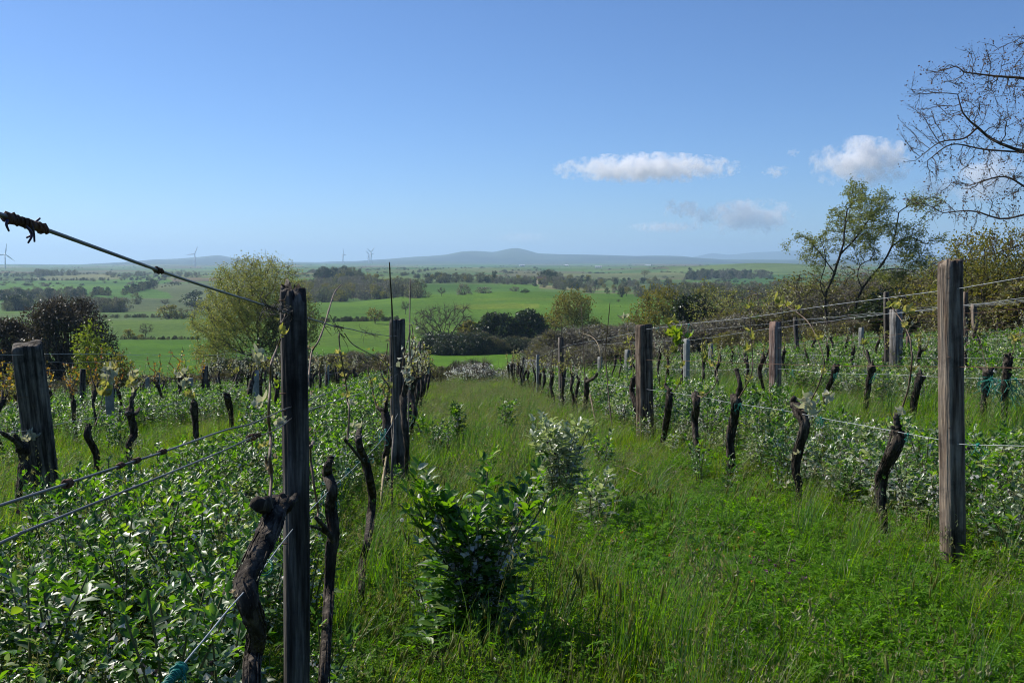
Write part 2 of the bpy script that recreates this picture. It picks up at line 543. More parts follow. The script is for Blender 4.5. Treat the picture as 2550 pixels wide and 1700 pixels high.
def field_colour(x, y, z):
    px, lr = pl_of(x, y)
    r = np.exp(lr)
    who, edge = np.zeros(px.shape, int), np.ones(px.shape)
    m = r > 640
    who[m], edge[m] = cells(px[m], lr[m])
    c = SEED_C[who]
    wob = 30 * np.sin(lr * 14) + 18 * np.sin(px / 55.0)
    lw = 0.03 * np.sin(px / 70.0) + 0.02 * np.sin(px / 23.0)

    def put(mask, col):
        c[mask] = col
    left = px < 640 + wob
    put(r < 700, (.07, .15, .03))
    put((r < 700) & left, (.075, .15, .03))                                 # middle fields, left
    put((r < 470 * np.exp(lw)) & left, (.08, .15, .026))
    put((r < 264) & left, (.062, .16, .010))                              # the near bright field, left
    put((r >= 470 * np.exp(lw)) & (r < 600) & left, (.09, .15, .05))
    put((r >= 640) & (r < 1020) & (px > 240 + wob) & (px < 620), (.085, .12, .055))
    put((r >= 1020) & (r < 1320) & (px > 360 + wob) & (px < 720), (.11, .145, .075))
    put((r >= 900) & (r < 1600) & (px < 380 + wob), (.07, .165, .03))
    put((r >= 700) & (r < 900) & (px < 250), (.075, .15, .045))
    put((r >= 230) & (r < 335 * np.exp(lw)) & ~left, (.08, .165, .018))
    put((r >= 335 * np.exp(lw)) & (r < 700) & ~left, (.075, .165, .016))
    put((r >= 440) & (r < 475) & (px > 1130) & (px < 1340), (.12, .19, .02))
    put((r >= 520) & (r < 545) & (px > 1180) & (px < 1500), (.10, .18, .02))
    put((r >= 480) & (r < 497) & (px > 1000) & (px < 1290), (.09, .17, .02))
    put((r < 235) & ~left, (.075, .18, .010))
    put((r >= 700) & (r < 1000) & (px > 1030) & (px < 1340), (.065, .15, .022))
    put((r >= 1000) & (r < 1500) & (px > 900) & (px < 1560 + wob), (.095, .155, .055))
    put((r >= 900) & (r < 1250) & (px > 1830) & (px < 2300), (.055, .14, .04))
    put((r >= 1800) & (r < 2620) & (px > 1650 + wob) & (px < 2060), (.11, .17, .05))
    put((r > 7000), (.04, .06, .035))
    far = r > 7500
    wood = sines(x / 300, y / 300, 31, 8)
    c[far] = np.where((wood[far] > 0.15)[:, None], np.array([[.018, .028, .018]]), np.array([[.045, .07, .035]]))
    # the near slope under the crops
    nb = np.clip((r - 38) / 18, 0, 1)[:, None]
    scrub = np.array([[.04, .055, .02]])
    c = np.where(r[:, None] < 95, c * nb + scrub * (1 - nb), c)
    return c


M_ground, n, l, p = new_mat('ground')
at = n.new('ShaderNodeAttribute')
at.attribute_name = 'field'
geo = n.new('ShaderNodeNewGeometry')


def noise_node(scale, detail=5, rough=0.6, vec=None):
    t = n.new('ShaderNodeTexNoise')
    t.inputs['Scale'].default_value = scale
    t.inputs['Detail'].default_value = detail
    t.inputs['Roughness'].default_value = rough
    l.new(vec or geo.outputs['Position'], t.inputs['Vector'])
    return t


def mul(a, b):
    x_ = n.new('ShaderNodeMix')
    x_.data_type = 'RGBA'
    x_.blend_type = 'MULTIPLY'
    x_.inputs[0].default_value = 1.0
    l.new(a, x_.inputs[6])
    l.new(b, x_.inputs[7])
    return x_.outputs[2]


out = at.outputs['Color']
for s_, lo_, hi_, a_, b_ in ((0.006, .3, .7, (.58, .68, .62), (1.4, 1.28, 1.25)), (0.05, .3, .7, (.8, .85, .8), (1.2, 1.12, 1.15)), (0.5, .25, .75, (.6, .65, .6), (1.4, 1.3, 1.2)), (4.0, .3, .7, (.55, .6, .55), (1.4, 1.3, 1.3))):
    t_ = noise_node(s_)
    r_ = ramp(n, [(lo_, a_), (hi_, b_)])
    l.new(t_.outputs['Fac'], r_.inputs[0])
    out = mul(out, r_.outputs[0])
l.new(out, p.inputs['Base Color'])
p.inputs['Roughness'].default_value = 1.0
p.inputs['Specular IOR Level'].default_value = 0.1
# crop rows and tussocks as relief
mp_ = n.new('ShaderNodeMapping')
mp_.inputs['Scale'].default_value = (0.35, 1.2, 1.0)
mp_.inputs['Rotation'].default_value = (0, 0, 0.5)
l.new(geo.outputs['Position'], mp_.inputs['Vector'])
bn = noise_node(0.55, 6, 0.65, mp_.outputs[0])
bp = n.new('ShaderNodeBump')
bp.inputs['Strength'].default_value = 0.9
bp.inputs['Distance'].default_value = 0.9
l.new(bn.outputs['Fac'], bp.inputs['Height'])
l.new(bp.outputs[0], p.inputs['Normal'])
build_ground()

# ------------------------------------------------------------------ haze: one box of thin air round everything
HAZE_TOP, HAZE_LOW, HAZE_R = 330.0, -190.0, 24800.0
hv = np.array([[sx * HAZE_R, sy * HAZE_R, z_] for z_ in (HAZE_LOW, HAZE_TOP) for sx, sy in ((-1, -1), (1, -1), (1, 1), (-1, 1))])
hf = np.array([[0, 3, 2, 1], [4, 5, 6, 7], [0, 1, 5, 4], [1, 2, 6, 5], [2, 3, 7, 6], [3, 0, 4, 7]])
hm = bpy.data.materials.new('haze')
hm.use_nodes = True
hn = hm.node_tree.nodes
hn.remove(hn['Principled BSDF'])
pv = hn.new('ShaderNodeVolumePrincipled')
pv.inputs['Color'].default_value = (0.52, 0.74, 1.0, 1)
pv.inputs['Density'].default_value = 0.0001
pv.inputs['Anisotropy'].default_value = 0.25
hm.node_tree.links.new(pv.outputs[0], hn['Material Output'].inputs['Volume'])
haze = link('haze', mesh_of('haze', hv, hf, hm, smooth=False))
tag(haze, 'thin blue spring haze lying over the whole valley', None, None, 'stuff')
# ------------------------------------------------------------------ foliage materials
M['lf_ash'] = leaf_mat('leaf_ash', [(0.0, (.15, .20, .05)), (0.5, (.235, .26, .085)), (1.0, (.32, .31, .14))], 0.5, 0.4)
M['lf_oak'] = leaf_mat('leaf_oak', [(0.0, (.11, .12, .018)), (0.5, (.17, .16, .03)), (1.0, (.22, .18, .05))], 0.55, 0.4)
M['lf_dark'] = leaf_mat('leaf_dark', [(0.0, (.012, .024, .008)), (0.6, (.028, .05, .014)), (1.0, (.06, .09, .022))], 0.42, 0.25)
M['lf_holm'] = leaf_mat('leaf_holm', [(0.0, (.022, .022, .014)), (0.6, (.075, .062, .040)), (1.0, (.125, .10, .07))], 0.42, 0.15, spec=0.5)
M['lf_yel'] = leaf_mat('leaf_yellow_green', [(0.0, (.11, .17, .018)), (0.5, (.17, .24, .03)), (1.0, (.22, .26, .04))], 0.5, 0.45)
M['lf_grey'] = leaf_mat('leaf_grey', [(0.0, (.13, .135, .10)), (0.5, (.20, .19, .155)), (1.0, (.27, .25, .20))], 0.6, 0.2)
M['lf_willow'] = leaf_mat('leaf_willow', [(0.0, (.11, .15, .035)), (0.5, (.18, .22, .07)), (1.0, (.27, .29, .13))], 0.42, 0.45)
M['lf_maple'] = leaf_mat('leaf_field_maple', [(0.0, (.12, .14, .025)), (0.5, (.17, .17, .035)), (1.0, (.21, .18, .05))], 0.5, 0.45)
M['lf_ivy'] = leaf_mat('leaf_ivy', [(0.0, (.05, .08, .012)), (0.5, (.11, .14, .02)), (1.0, (.18, .18, .035))], 0.32, 0.2, spec=0.7)
M['lf_bramble'] = leaf_mat('leaf_bramble', [(0.0, (.08, .10, .028)), (0.5, (.14, .14, .045)), (1.0, (.19, .16, .08))], 0.5, 0.3)
M['blossom'] = leaf_mat('blossom', [(0.0, (.70, .70, .66)), (0.68, (.80, .80, .76)), (0.78, (.14, .16, .06)), (1.0, (.2, .2, .1))], 0.6, 0.5, (1.2, 1.2, 1.15))
M['lf_far'] = leaf_mat('leaf_far', [(0.0, (.085, .105, .05)), (0.35, (.14, .15, .08)), (0.7, (.20, .20, .12)), (1.0, (.22, .24, .09))], 0.7, 0.2)
M['lf_brown'] = leaf_mat('leaf_brown', [(0.0, (.05, .034, .022)), (0.5, (.10, .068, .042)), (1.0, (.15, .10, .062))], 0.6, 0.35, (1.4, 1.0, 0.6))


# ------------------------------------------------------------------ tree building
def in_ellipsoids(els, n, g):
    vol = np.array([e[3] * e[4] * e[5] for e in els])
    k = g.choice(len(els), n, p=vol / vol.sum())
    d = g.normal(size=(n, 3))
    d /= np.linalg.norm(d, axis=1, keepdims=True)
    e = np.array(els, float)[k]
    return e[:, :3] + d * (g.uniform(0, 1, (n, 1)) ** (1 / 3)) * e[:, 3:]


def colonize(att, path, D, di, dk, g, iters=140, jit=0.25, bias=(0, 0, 0.0), starts=None):
    """Space colonisation: branches that grow towards scattered points of the crown. Returns nodes and parents."""
    P = [np.asarray(q, float) for q in path]
    par = [-1] + list(range(len(P) - 1)) if starts is None else list(starts)
    nd = np.full(len(att), 1e9)
    ni = np.zeros(len(att), int)
    alive = np.ones(len(att), bool)
    new = list(range(len(P)))
    kids = [0] * len(P)
    bias = np.asarray(bias, float)
    for _ in range(iters):
        NP = np.array([P[i] for i in new])
        d = np.linalg.norm(att[:, None, :] - NP[None], axis=2)
        b = d.argmin(1)
        db = d[np.arange(len(att)), b]
        m = db < nd
        nd[m] = db[m]
        ni[m] = np.array(new)[b[m]]
        alive &= nd > dk
        act = np.nonzero(alive & (nd < di))[0]
        if not len(act):
            break
        acc = {}
        for a in act:
            i = ni[a]
            v = att[a] - P[i]
            v = v / (np.linalg.norm(v) + 1e-9)
            acc[i] = acc[i] + v if i in acc else v
        new = []
        for i, v in acc.items():
            if kids[i] > 3:
                continue
            v = v / (np.linalg.norm(v) + 1e-9) + bias + g.normal(0, jit, 3)
            v /= np.linalg.norm(v) + 1e-9
            P.append(P[i] + v * D)
            par.append(i)
            kids.append(0)
            kids[i] += 1
            new.append(len(P) - 1)
        if not new:
            break
    return np.array(P), np.array(par)


def radii(par, tip, e=2.3):
    n = len(par)
    a = np.zeros(n)
    kids = np.zeros(n, int)
    for i in range(n - 1, 0, -1):
        if par[i] >= 0:
            kids[par[i]] += 1
    for i in range(n - 1, -1, -1):
        if kids[i] == 0:
            a[i] += tip ** e
        if par[i] >= 0:
            a[par[i]] += a[i]
    return a ** (1 / e), kids


def limbs(P, par, r, k=5, rmax=None):
    """Tubes for all segments, as verts and quads."""
    i = np.nonzero(par >= 0)[0]
    A, B = P[par[i]], P[i]
    d = B - A
    L = np.linalg.norm(d, axis=1, keepdims=True) + 1e-9
    d = d / L
    ra = np.minimum(r[par[i]], r[i] * 1.45)
    rb = r[i]
    ref = np.array([0.31, 0.77, 0.55])
    n1 = np.cross(d, ref)
    n1 /= np.linalg.norm(n1, axis=1, keepdims=True) + 1e-9
    n2 = np.cross(d, n1)
    a = np.linspace(0, 2 * math.pi, k, endpoint=False)
    c = np.cos(a)[None, :, None] * n1[:, None] + np.sin(a)[None, :, None] * n2[:, None]
    B = B + d * (rb[:, None] * 0.35)
    V = np.concatenate([A[:, None] + c * ra[:, None, None], B[:, None] + c * rb[:, None, None]], 1)
    m = len(i)
    base = (np.arange(m) * 2 * k)[:, None]
    j = np.arange(k)[None]
    j2 = (j + 1) % k
    Q = np.stack([base + j, base + j2, base + k + j2, base + k + j], -1).reshape(-1, 4)
    return V.reshape(-1, 3), Q


def unit(v):
    return v / (np.linalg.norm(v, axis=-1, keepdims=True) + 1e-9)


def leaves_at(C, size, g, aspect=0.55, lean=None, fold=0.18):
    """Folded rhombic leaves at the points C: verts and tris."""
    n = len(C)
    s = (size * g.uniform(0.6, 1.35, n))[:, None]
    d = g.normal(size=(n, 3))
    if lean is not None:
        d = d * 0.7 + np.asarray(lean)
    d = unit(d)
    q = unit(np.cross(d, g.normal(size=(n, 3))))
    nn = np.cross(d, q)
    b = C - d * s * 0.5
    t = C + d * s * 0.5
    l_ = C + q * s * aspect * 0.5 + nn * s * fold
    r_ = C - q * s * aspect * 0.5 + nn * s * fold
    V = np.stack([b, l_, t, r_], 1).reshape(-1, 3)
    o = (np.arange(n) * 4)[:, None]
    T = np.concatenate([o + [[0, 1, 2]], o + [[0, 2, 3]]])
    T = T.reshape(2, n, 3).transpose(1, 0, 2).reshape(-1, 3)
    return V, T


def twigs_at(A, d, length, r, g):
    """Thin three-sided spikes from A along d."""
    n = len(A)
    d = unit(d)
    L = (length * g.uniform(0.5, 1.3, n))[:, None]
    n1 = unit(np.cross(d, g.normal(size=(n, 3))))
    n2 = np.cross(d, n1)
    mid = A + d * L * 0.5 + n1 * L * g.uniform(-.12, .12, (n, 1))
    tip = A + d * L + n2 * L * g.uniform(-.15, .15, (n, 1))
    ring = []
    for base, rr in ((A, r), (mid, r * 0.7)):
        for k in range(3):
            a = 2 * math.pi * k / 3
            ring.append(base + (n1 * math.cos(a) + n2 * math.sin(a)) * rr)
    V = np.stack(ring + [tip], 1).reshape(-1, 3)
    o = (np.arange(n) * 7)[:, None]
    Q = np.concatenate([o + [[k, (k + 1) % 3, 3 + (k + 1) % 3, 3 + k]] for k in range(3)])
    T = np.concatenate([o + [[3 + k, 3 + (k + 1) % 3, 6]] for k in range(3)])
    return V, Q, T


def tree_meshes(seed, H, els, n_att, D, trunk, tip=0.012, leaf=None, n_leaf=3, lsize=0.2, thr=0.03, spread=0.25, twig=0.0, twig_n=3, twig_r=0.006, bark='bark_grey', leaf_m='lf_ash', lean=None, jit=0.22, e=2.3, aspect=0.55, bias=(0, 0, 0), rscale=1.0):
    """(trunk mesh, crown mesh or None). trunk: polyline of the stem(s) from z=0."""
    g = np.random.default_rng(seed)
    att = in_ellipsoids(els, n_att, g)
    P, par = colonize(att, trunk, D, D * 9, D * 1.9, g, jit=jit, bias=bias)
    r, kids = radii(par, tip, e)
    r = r * rscale
    G = Geo()
    V, Q = limbs(P, par, r, 6)
    G.add(V, Q, 0)
    d = np.zeros_like(P)
    ok = par >= 0
    d[ok] = unit(P[ok] - P[par[ok]])
    thin = np.nonzero((r < thr) & ok)[0]
    tips = None
    if twig:
        s = np.repeat(thin, twig_n)
        dd = d[s] + g.normal(0, 0.6, (len(s), 3)) + np.asarray(lean if lean is not None else (0, 0, 0.1))
        V, Q, T = twigs_at(P[s] - d[s] * D * g.uniform(0, 1, (len(s), 1)), dd, twig, twig_r, g)
        G.add(V, [Q, T], 0)
        tips = V.reshape(-1, 7, 3)[:, 6]
    tm = G.mesh('trunk', [M[bark]])
    cm = None
    if n_leaf:
        C = P[np.repeat(thin, n_leaf)] + g.normal(0, spread, (len(thin) * n_leaf, 3))
        if tips is not None and len(tips):
            k = min(len(tips), len(C) // 2)
            C[:k] = tips[g.choice(len(tips), k, replace=False)]
        V, T = leaves_at(C, lsize, g, aspect, lean)
        cm = mesh_of('crown', V, T, M[leaf_m], smooth=False)
    return tm, cm


def bush_meshes(seed, W, H, lumps, per, lsize, leaf_m, bark='twig_brown', low=0.05, round_=0.16, twigs=2, squash=0.9, D=None, aspect=0.6, bare=0.0, skirt=True):
    """A bushy crown of leaf clumps on stems. (stems mesh, crown mesh)."""
    g = np.random.default_rng(seed)
    D = D or W
    n = lumps
    a = g.uniform(0, 2 * math.pi, n)
    z = g.uniform(low, 1, n) ** (0.9 if skirt else 0.6)
    rad = np.sqrt(np.clip(1 - (z * 2 - 0.8) ** 2 / 1.5, 0.05, 1)) * g.uniform(0.35, 1.0, n) ** 0.5 * 0.92
    C = np.stack([np.cos(a) * rad * W / 2, np.sin(a) * rad * D / 2, z * H * 0.93], 1)
    s = g.uniform(0.6, 1.25, n) * round_
    m = g.poisson(per * (s / round_) ** 2)
    idx = np.repeat(np.arange(n), m)
    off = unit(g.normal(size=(len(idx), 3))) * (g.uniform(0.35, 1.0, (len(idx), 1)) ** 0.5)
    L = C[idx] + off * s[idx][:, None] * np.array([W, D, H * squash])
    L[:, 2] = np.abs(L[:, 2])
    V, T = leaves_at(L, lsize, g, aspect)
    cm = mesh_of('crown', V, T, M[leaf_m], smooth=False)
    G = Geo()
    for k in range(n):
        b = np.array([g.normal(0, W * .06), g.normal(0, D * .06), 0])
        mid = b * .4 + C[k] * .55 + g.normal(0, .05, 3) * W + np.array([0, 0, H * .03])
        V, F_ = tube(spline([b, mid, C[k]], 5), np.linspace(1, .3, 5) * W * 0.012, 4, cap=False)
        G.add(V, F_, 0)
    if twigs:
        kk = np.repeat(np.arange(n), twigs * 4)
        d = g.normal(size=(len(kk), 3)) + unit(C[kk] - np.array([0, 0, H * .25])) * 1.2
        V, Q, T = twigs_at(C[kk], d, round_ * W * 1.3, W * 0.0028, g)
        G.add(V, [Q, T], 0)
    return G.mesh('stems', [M[bark]]), cm


def grow(name, pair, loc, label, cat, group=None, rz=0.0, scale=(1, 1, 1), parts=('trunk', 'crown')):
    o = empty(name, loc, label, cat, group, rz)
    o.scale = scale
    for nm, me in zip(parts, pair):
        if me is not None:
            link(nm, me, o)
    return o


def stand(px, top, r, sink=0.15):
    """Ground point at bearing px and distance r, and the height that reaches the picture row top."""
    d = ray(px, 850)
    h = math.hypot(d.x, d.y)
    x, y = d.x / h * r, d.y / h * r
    z = tz(x, y)
    t = ray(px, top)
    hh = math.hypot(t.x, t.y)
    return Vector((x, y, z - sink)), EYE + t.z / hh * r - z + sink


def stem(H, n=5, wob=0.05, lean=(0, 0), seed=0):
    g = np.random.default_rng(seed)
    t = np.linspace(0, 1, n)
    return np.stack([lean[0] * t * H + g.normal(0, wob * H * .3, n) * (t > 0), lean[1] * t * H + g.normal(0, wob * H * .3, n) * (t > 0), t * H], 1)


# ------------------------------------------------------------------ the trees beyond the vineyard
def big_trees():
    # the tall pale-leafed tree behind the tall round post
    p_, H = stand(640, 630, 72)
    els = [(0.1, 0, .66 * H, 3.7, 3.4, .33 * H), (-1.4, 0, .45 * H, 3.3, 3.2, .30 * H), (1.4, .3, .48 * H, 3.3, 3.0, .29 * H), (-2.2, 0, .22 * H, 2.5, 2.4, .17 * H), (2.0, 0, .22 * H, 2.2, 2.2, .17 * H)]
    t = tree_meshes(5, H, els, 4600, .24, stem(H * .22, 4, .05), .009, n_leaf=17, lsize=.125, thr=.034, spread=.22, twig=.5, twig_n=3, twig_r=.008, bark='bark_grey', leaf_m='lf_ash', e=2.15)
    grow('ash_tree', t, p_, 'tall rounded tree with fresh pale leaves behind the tall round post', 'tree')
    p_, H = stand(705, 772, 70)
    grow('ivy_bush', bush_meshes(6, 3.2, H, 46, 60, .16, 'lf_dark', round_=.15), p_, 'dark ivy clad thicket at the foot of the tall pale tree', 'bush', parts=('stems', 'crown'))
    # dark reddish evergreen pair at the left edge
    for k, (px, top, r, wpx, lab) in enumerate(((165, 742, 60, 230, 'dark brownish holm oak with a rounded dense crown behind the leaning left post'), (20, 795, 62, 170, 'lower dark holm oak cut by the left border of the view'))):
        p_, H = stand(px, top, r)
        W = wpx / FPX * r
        grow('holm_oak', bush_meshes(8 + k, W, H, 130, 120, .15, 'lf_holm', 'bark_grey', round_=.13, twigs=3), p_, lab, 'tree', 'dark holm oaks', parts=('trunk', 'crown'))
    for k, (px, top, r, wpx, lab) in enumerate(((222, 792, 50, 105, 'slender bright yellow green tree in front of the dark holm oak'), (298, 872, 48, 95, 'short yellow green sapling below the dark holm oak'), (20, 905, 44, 80, 'leafy pale green bush behind the leaning left post'), (455, 900, 56, 70, 'low lime green shrub before the bright near field'))):
        p_, H = stand(px, top, r)
        W = wpx / FPX * r
        els = [(0, 0, H * .62, W * .36, W * .36, H * .36), (0, 0, H * .35, W * .5, W * .45, H * .25)]
        t = tree_meshes(20 + k, H, els, 600, .19, stem(H * .2, 3, .05), .008, n_leaf=14, lsize=.14, thr=.022, spread=.16, twig=.3, twig_n=1, bark='bark_dark', leaf_m='lf_yel' if k in (0, 3) else 'lf_maple')
        grow('field_maple', t, p_, lab, 'tree', 'yellow green young trees')
    # bare oak across the lower meadow
    p_, H = stand(1104, 752, 232)
    W = 165 / FPX * 232
    els = [(-2.5, 0, H * .62, W * .33, W * .3, H * .33), (W * .24, 0, H * .66, W * .24, W * .24, H * .34), (-.3 * W, 0, H * .5, W * .2, W * .2, H * .25)]
    t = tree_meshes(31, H, els, 900, .62, [(0, 0, 0), (.1, 0, H * .08), (0, 0, H * .17), (.2, 0, H * .25)], .035, n_leaf=0, thr=.09, twig=1.7, twig_n=6, twig_r=.028, bark='twig_brown', e=2.0)
    grow('bare_oak', t, p_, 'wide bare brown tree on the meadow left of the dark evergreen clump', 'tree')
    # dark evergreen clump, olive tree at its left
    for k, (px, top, r, wpx, mt, lab) in enumerate(((1240, 782, 222, 130, 'lf_dark', 'left half of the dark evergreen clump beside the bare oak'), (1315, 774, 226, 110, 'lf_dark', 'right taller half of the dark evergreen clump beside the bare oak'), (1172, 800, 228, 70, 'lf_maple', 'olive green shrub between the bare oak and the dark clump'))):
        p_, H = stand(px, top, r)
        W = wpx / FPX * r
        grow('evergreen_bush', bush_meshes(40 + k, W, H, 80, 55, .75, mt, 'bark_dark', round_=.15), p_, lab, 'bush', 'evergreen clump on the meadow', parts=('stems', 'crown'))
    # amber-green tree on the field to the right of the clump
    p_, H = stand(1423, 716, 225)
    W = 125 / FPX * 225
    els = [(0, 0, H * .66, W * .42, W * .42, H * .32), (-W * .1, 0, H * .42, W * .52, W * .45, H * .2), (W * .25, 0, H * .35, W * .4, W * .4, H * .18)]
    t = tree_meshes(51, H, els, 800, .6, stem(H * .25, 4, .04), .03, n_leaf=13, lsize=.48, thr=.10, spread=.65, twig=1.2, twig_n=2, twig_r=.02, bark='bark_dark', leaf_m='lf_oak')
    grow('sprouting_oak', t, p_, 'amber green sprouting tree standing right of the dark clump', 'tree')
    # right: oak with yellow green crown, dark evergreen before it
    p_, H = stand(1650, 707, 150)
    W = 160 / FPX * 150
    els = [(0, 0, H * .62, W * .42, W * .42, H * .36), (-W * .3, 0, H * .38, W * .34, W * .34, H * .26), (W * .2, 0, H * .35, W * .3, W * .3, H * .22)]
    t = tree_meshes(61, H, els, 1000, .48, stem(H * .2, 4, .04), .024, n_leaf=13, lsize=.36, thr=.085, spread=.5, twig=.8, twig_n=2, twig_r=.015, bark='bark_dark', leaf_m='lf_oak')
    grow('sprouting_oak', t, p_, 'broad olive green oak behind the red brown square post', 'tree')
    p_, H = stand(1727, 732, 108)
    W = 125 / FPX * 108
    grow('evergreen_tree', bush_meshes(64, W, H, 90, 70, .34, 'lf_dark', 'bark_dark', round_=.14), p_, 'dark green evergreen tree right of the broad olive oak', 'tree', parts=('trunk', 'crown'))
    for k, (px, top, r, wpx, mt, n_l, lab) in enumerate(((1757, 694, 175, 85, 'lf_maple', 6, 'yellow topped tree peeping over the dark evergreen'), (1872, 702, 150, 80, 'lf_oak', 0, 'bare grey tree between the yellow top and the twin willows'), (1815, 735, 130, 90, 'lf_oak', 3, 'thinly leaved brown tree right of the dark evergreen'), (1950, 728, 105, 120, 'lf_oak', 4, 'brown olive tree left of the twin willows'), (2290, 690, 95, 110, 'lf_oak', 4, 'olive brown tree behind the split topped right post'), (2180, 700, 115, 110, 'lf_oak', 3, 'sparse brown tree seen between the twin willows'), (2020, 735, 98, 90, 'lf_willow', 4, 'grey green sapling at the foot of the left willow'))):
        p_, H = stand(px, top, r)
        W = wpx / FPX * r
        els = [(0, 0, H * .6, W * .45, W * .45, H * .4), (0, 0, H * .35, W * .5, W * .45, H * .25)]
        t = tree_meshes(70 + k, H, els, 650, H * .048, stem(H * .16, 3, .05), .014 * H / 6, n_leaf=n_l * 2, lsize=.017 * r / 9, thr=.06, spread=.45, twig=H * .11, twig_n=4 if n_l == 0 else 3, twig_r=.0022 * H, bark='twig_brown', leaf_m=mt)
        grow('hedgerow_tree', t, p_, lab, 'tree', 'trees of the right hand hedgerow')
    # twin willows
    p_, H = stand(2062, 482, 57)
    s = 57 / FPX

    def wpt(px, py, dy=0.0):
        q = at_dist(px, py, 57) - p_
        return (q.x, q.y + dy, q.z)
    def willow(px0, top, path, boughs, els, seed, lab):
        global p_w
        P0, H0 = stand(px0, top, 57)
        def loc(px, py, dy=0.0):
            q = at_dist(px, py, 57) - P0
            return np.array((q.x, q.y + dy, q.z))
        main = [np.zeros(3)] + [loc(*q) for q in path]
        nodes, par = [], []
        pts = spline(main, 14)
        for i, q in enumerate(pts):
            nodes.append(q)
            par.append(i - 1)
        for b in boughs:
            bp_ = np.array([loc(*q) for q in b])
            i0 = int(np.argmin(np.linalg.norm(np.array(nodes[:14]) - bp_[0], axis=1)))
            last = i0
            for q in spline(np.concatenate([[nodes[i0]], bp_[1:]]), 9)[1:]:
                nodes.append(q)
                par.append(last)
                last = len(nodes) - 1
        g = np.random.default_rng(seed)
        E = [tuple(loc(cx, cy, dy)) + (rx * s, ry, rz * s) for cx, cy, dy, rx, ry, rz in els]
        att = in_ellipsoids([(q[0] + g.normal(0, q[3] * .75), q[1] + g.normal(0, q[4] * .6), q[2] + g.normal(0, q[5] * .75), q[3] * .48, q[4] * .48, q[5] * .48) for q in E for _ in range(5)], 2500, g)
        P, pr = colonize(att, nodes, .17, 1.5, .3, g, jit=.25, bias=(.12, 0, .05), starts=par)
        r, kids = radii(pr, .0065, 2.25)
        r = r * 1.12
        G = Geo()
        V, Q = limbs(P, pr, r, 7)
        G.add(V, Q)
        d = np.zeros_like(P)
        ok = pr >= 0
        d[ok] = unit(P[ok] - P[pr[ok]])
        thin = np.nonzero((r < .018) & ok)[0]
        sidx = np.repeat(thin, 2)
        V, Q, T = twigs_at(P[sidx], d[sidx] + g.normal(0, .4, (len(sidx), 3)) + (.5, 0, .05), .32, .005, g)
        G.add(V, [Q, T])
        o = empty('willow_tree', P0, lab, 'tree', 'twin willows')
        link('trunk', G.mesh('trunk', [M['bark_dark']]), o)
        tips = V.reshape(-1, 7, 3)[:, 3:].reshape(-1, 3)
        C = tips[g.choice(len(tips), int(len(tips) * 1.9))] + g.normal(0, .09, (int(len(tips) * 1.9), 3))
        V, T = leaves_at(C, .115, g, .42, (.75, 0, .1))
        link('crown', mesh_of('crown', V, T, M['lf_willow'], smooth=False), o)
        thick = np.nonzero((r > .035) & (P[:, 2] < H0 * .62))[0]
        C = P[np.repeat(thick, 34)]
        C = C + unit(g.normal(size=C.shape)) * (r[np.repeat(thick, 34)] * 1.15 + .02)[:, None] * (1, 1, .6) + g.normal(0, .05, C.shape)
        V, T = leaves_at(C, .085, g, .8)
        link('ivy', mesh_of('ivy', V, T, M['lf_ivy'], smooth=False), o)
    willow(2068, 482, [(2060, 800), (2055, 760), (2058, 725), (2075, 690), (2085, 655), (2100, 610), (2103, 570), (2110, 520)],
           [[(2055, 740), (2042, 705), (2056, 660), (2052, 620), (2040, 590)], [(2100, 625), (2125, 600), (2150, 565), (2170, 540)], [(2052, 680), (2030, 615), (2005, 592), (1990, 590)], [(2085, 655), (2110, 645), (2140, 660)]],
           [(2105, 545, 0, 62, 1.5, 62), (2165, 560, 0, 48, 1.2, 42), (2055, 590, 0, 45, 1.1, 50), (2005, 592, 0, 26, .8, 22), (2010, 660, 0, 28, .8, 24), (2130, 500, 0, 36, 1, 22), (2045, 640, .4, 40, 1.0, 30)], 81,
           'left willow of the wind blown pair, with an ivy wrapped forked trunk')
    willow(2130, 503, [(2128, 800), (2130, 770), (2138, 735), (2160, 700), (2185, 672), (2205, 645), (2222, 610), (2232, 570), (2238, 530)],
           [[(2140, 725), (2136, 690), (2142, 660), (2165, 648), (2180, 630)], [(2188, 668), (2230, 668), (2265, 675), (2300, 690)], [(2225, 600), (2260, 590), (2290, 600)]],
           [(2240, 545, 0, 42, 1.2, 42), (2275, 575, 0, 42, 1.2, 42), (2225, 600, 0, 50, 1.3, 40), (2180, 630, 0, 30, .9, 28), (2280, 640, 0, 45, 1.0, 28), (2240, 690, 0, 40, 1.0, 18)], 82,
           'right willow of the wind blown pair, its ivy trunk leaning right')
    # leafing tree behind the far right posts
    p_, H = stand(2480, 545, 44)
    W = 290 / FPX * 44
    els = [(0, 0, H * .68, W * .45, W * .4, H * .3), (-.2 * W, 0, H * .45, W * .4, W * .4, H * .25), (.3 * W, 0, H * .45, W * .4, W * .4, H * .25)]
    t = tree_meshes(91, H, els, 1300, .18, [(0, 0, 0), (.05, 0, H * .12), (0, 0, H * .22)], .007, n_leaf=8, lsize=.125, thr=.022, spread=.15, twig=.3, twig_n=1, twig_r=.007, bark='bark_dark', leaf_m='lf_maple', e=2.1)
    grow('field_maple', t, p_, 'yellow green leafing tree behind the wires right of the thick right post', 'tree', 'yellow green young trees')
    # the bare oak that reaches in from the right
    D0 = 27.0
    P0, H0 = stand(2905, 60, D0)
    sx = D0 / FPX

    def ol(px, py, dy=0.0):
        q = at_dist(px, py, D0) - P0
        return np.array((q.x, q.y + dy, q.z))
    main = [np.zeros(3), ol(2895, 740), ol(2870, 620), ol(2840, 500), ol(2800, 400), ol(2770, 280)]
    nodes, par = [], []
    for i, q in enumerate(spline(main, 18)):
        nodes.append(q)
        par.append(i - 1)
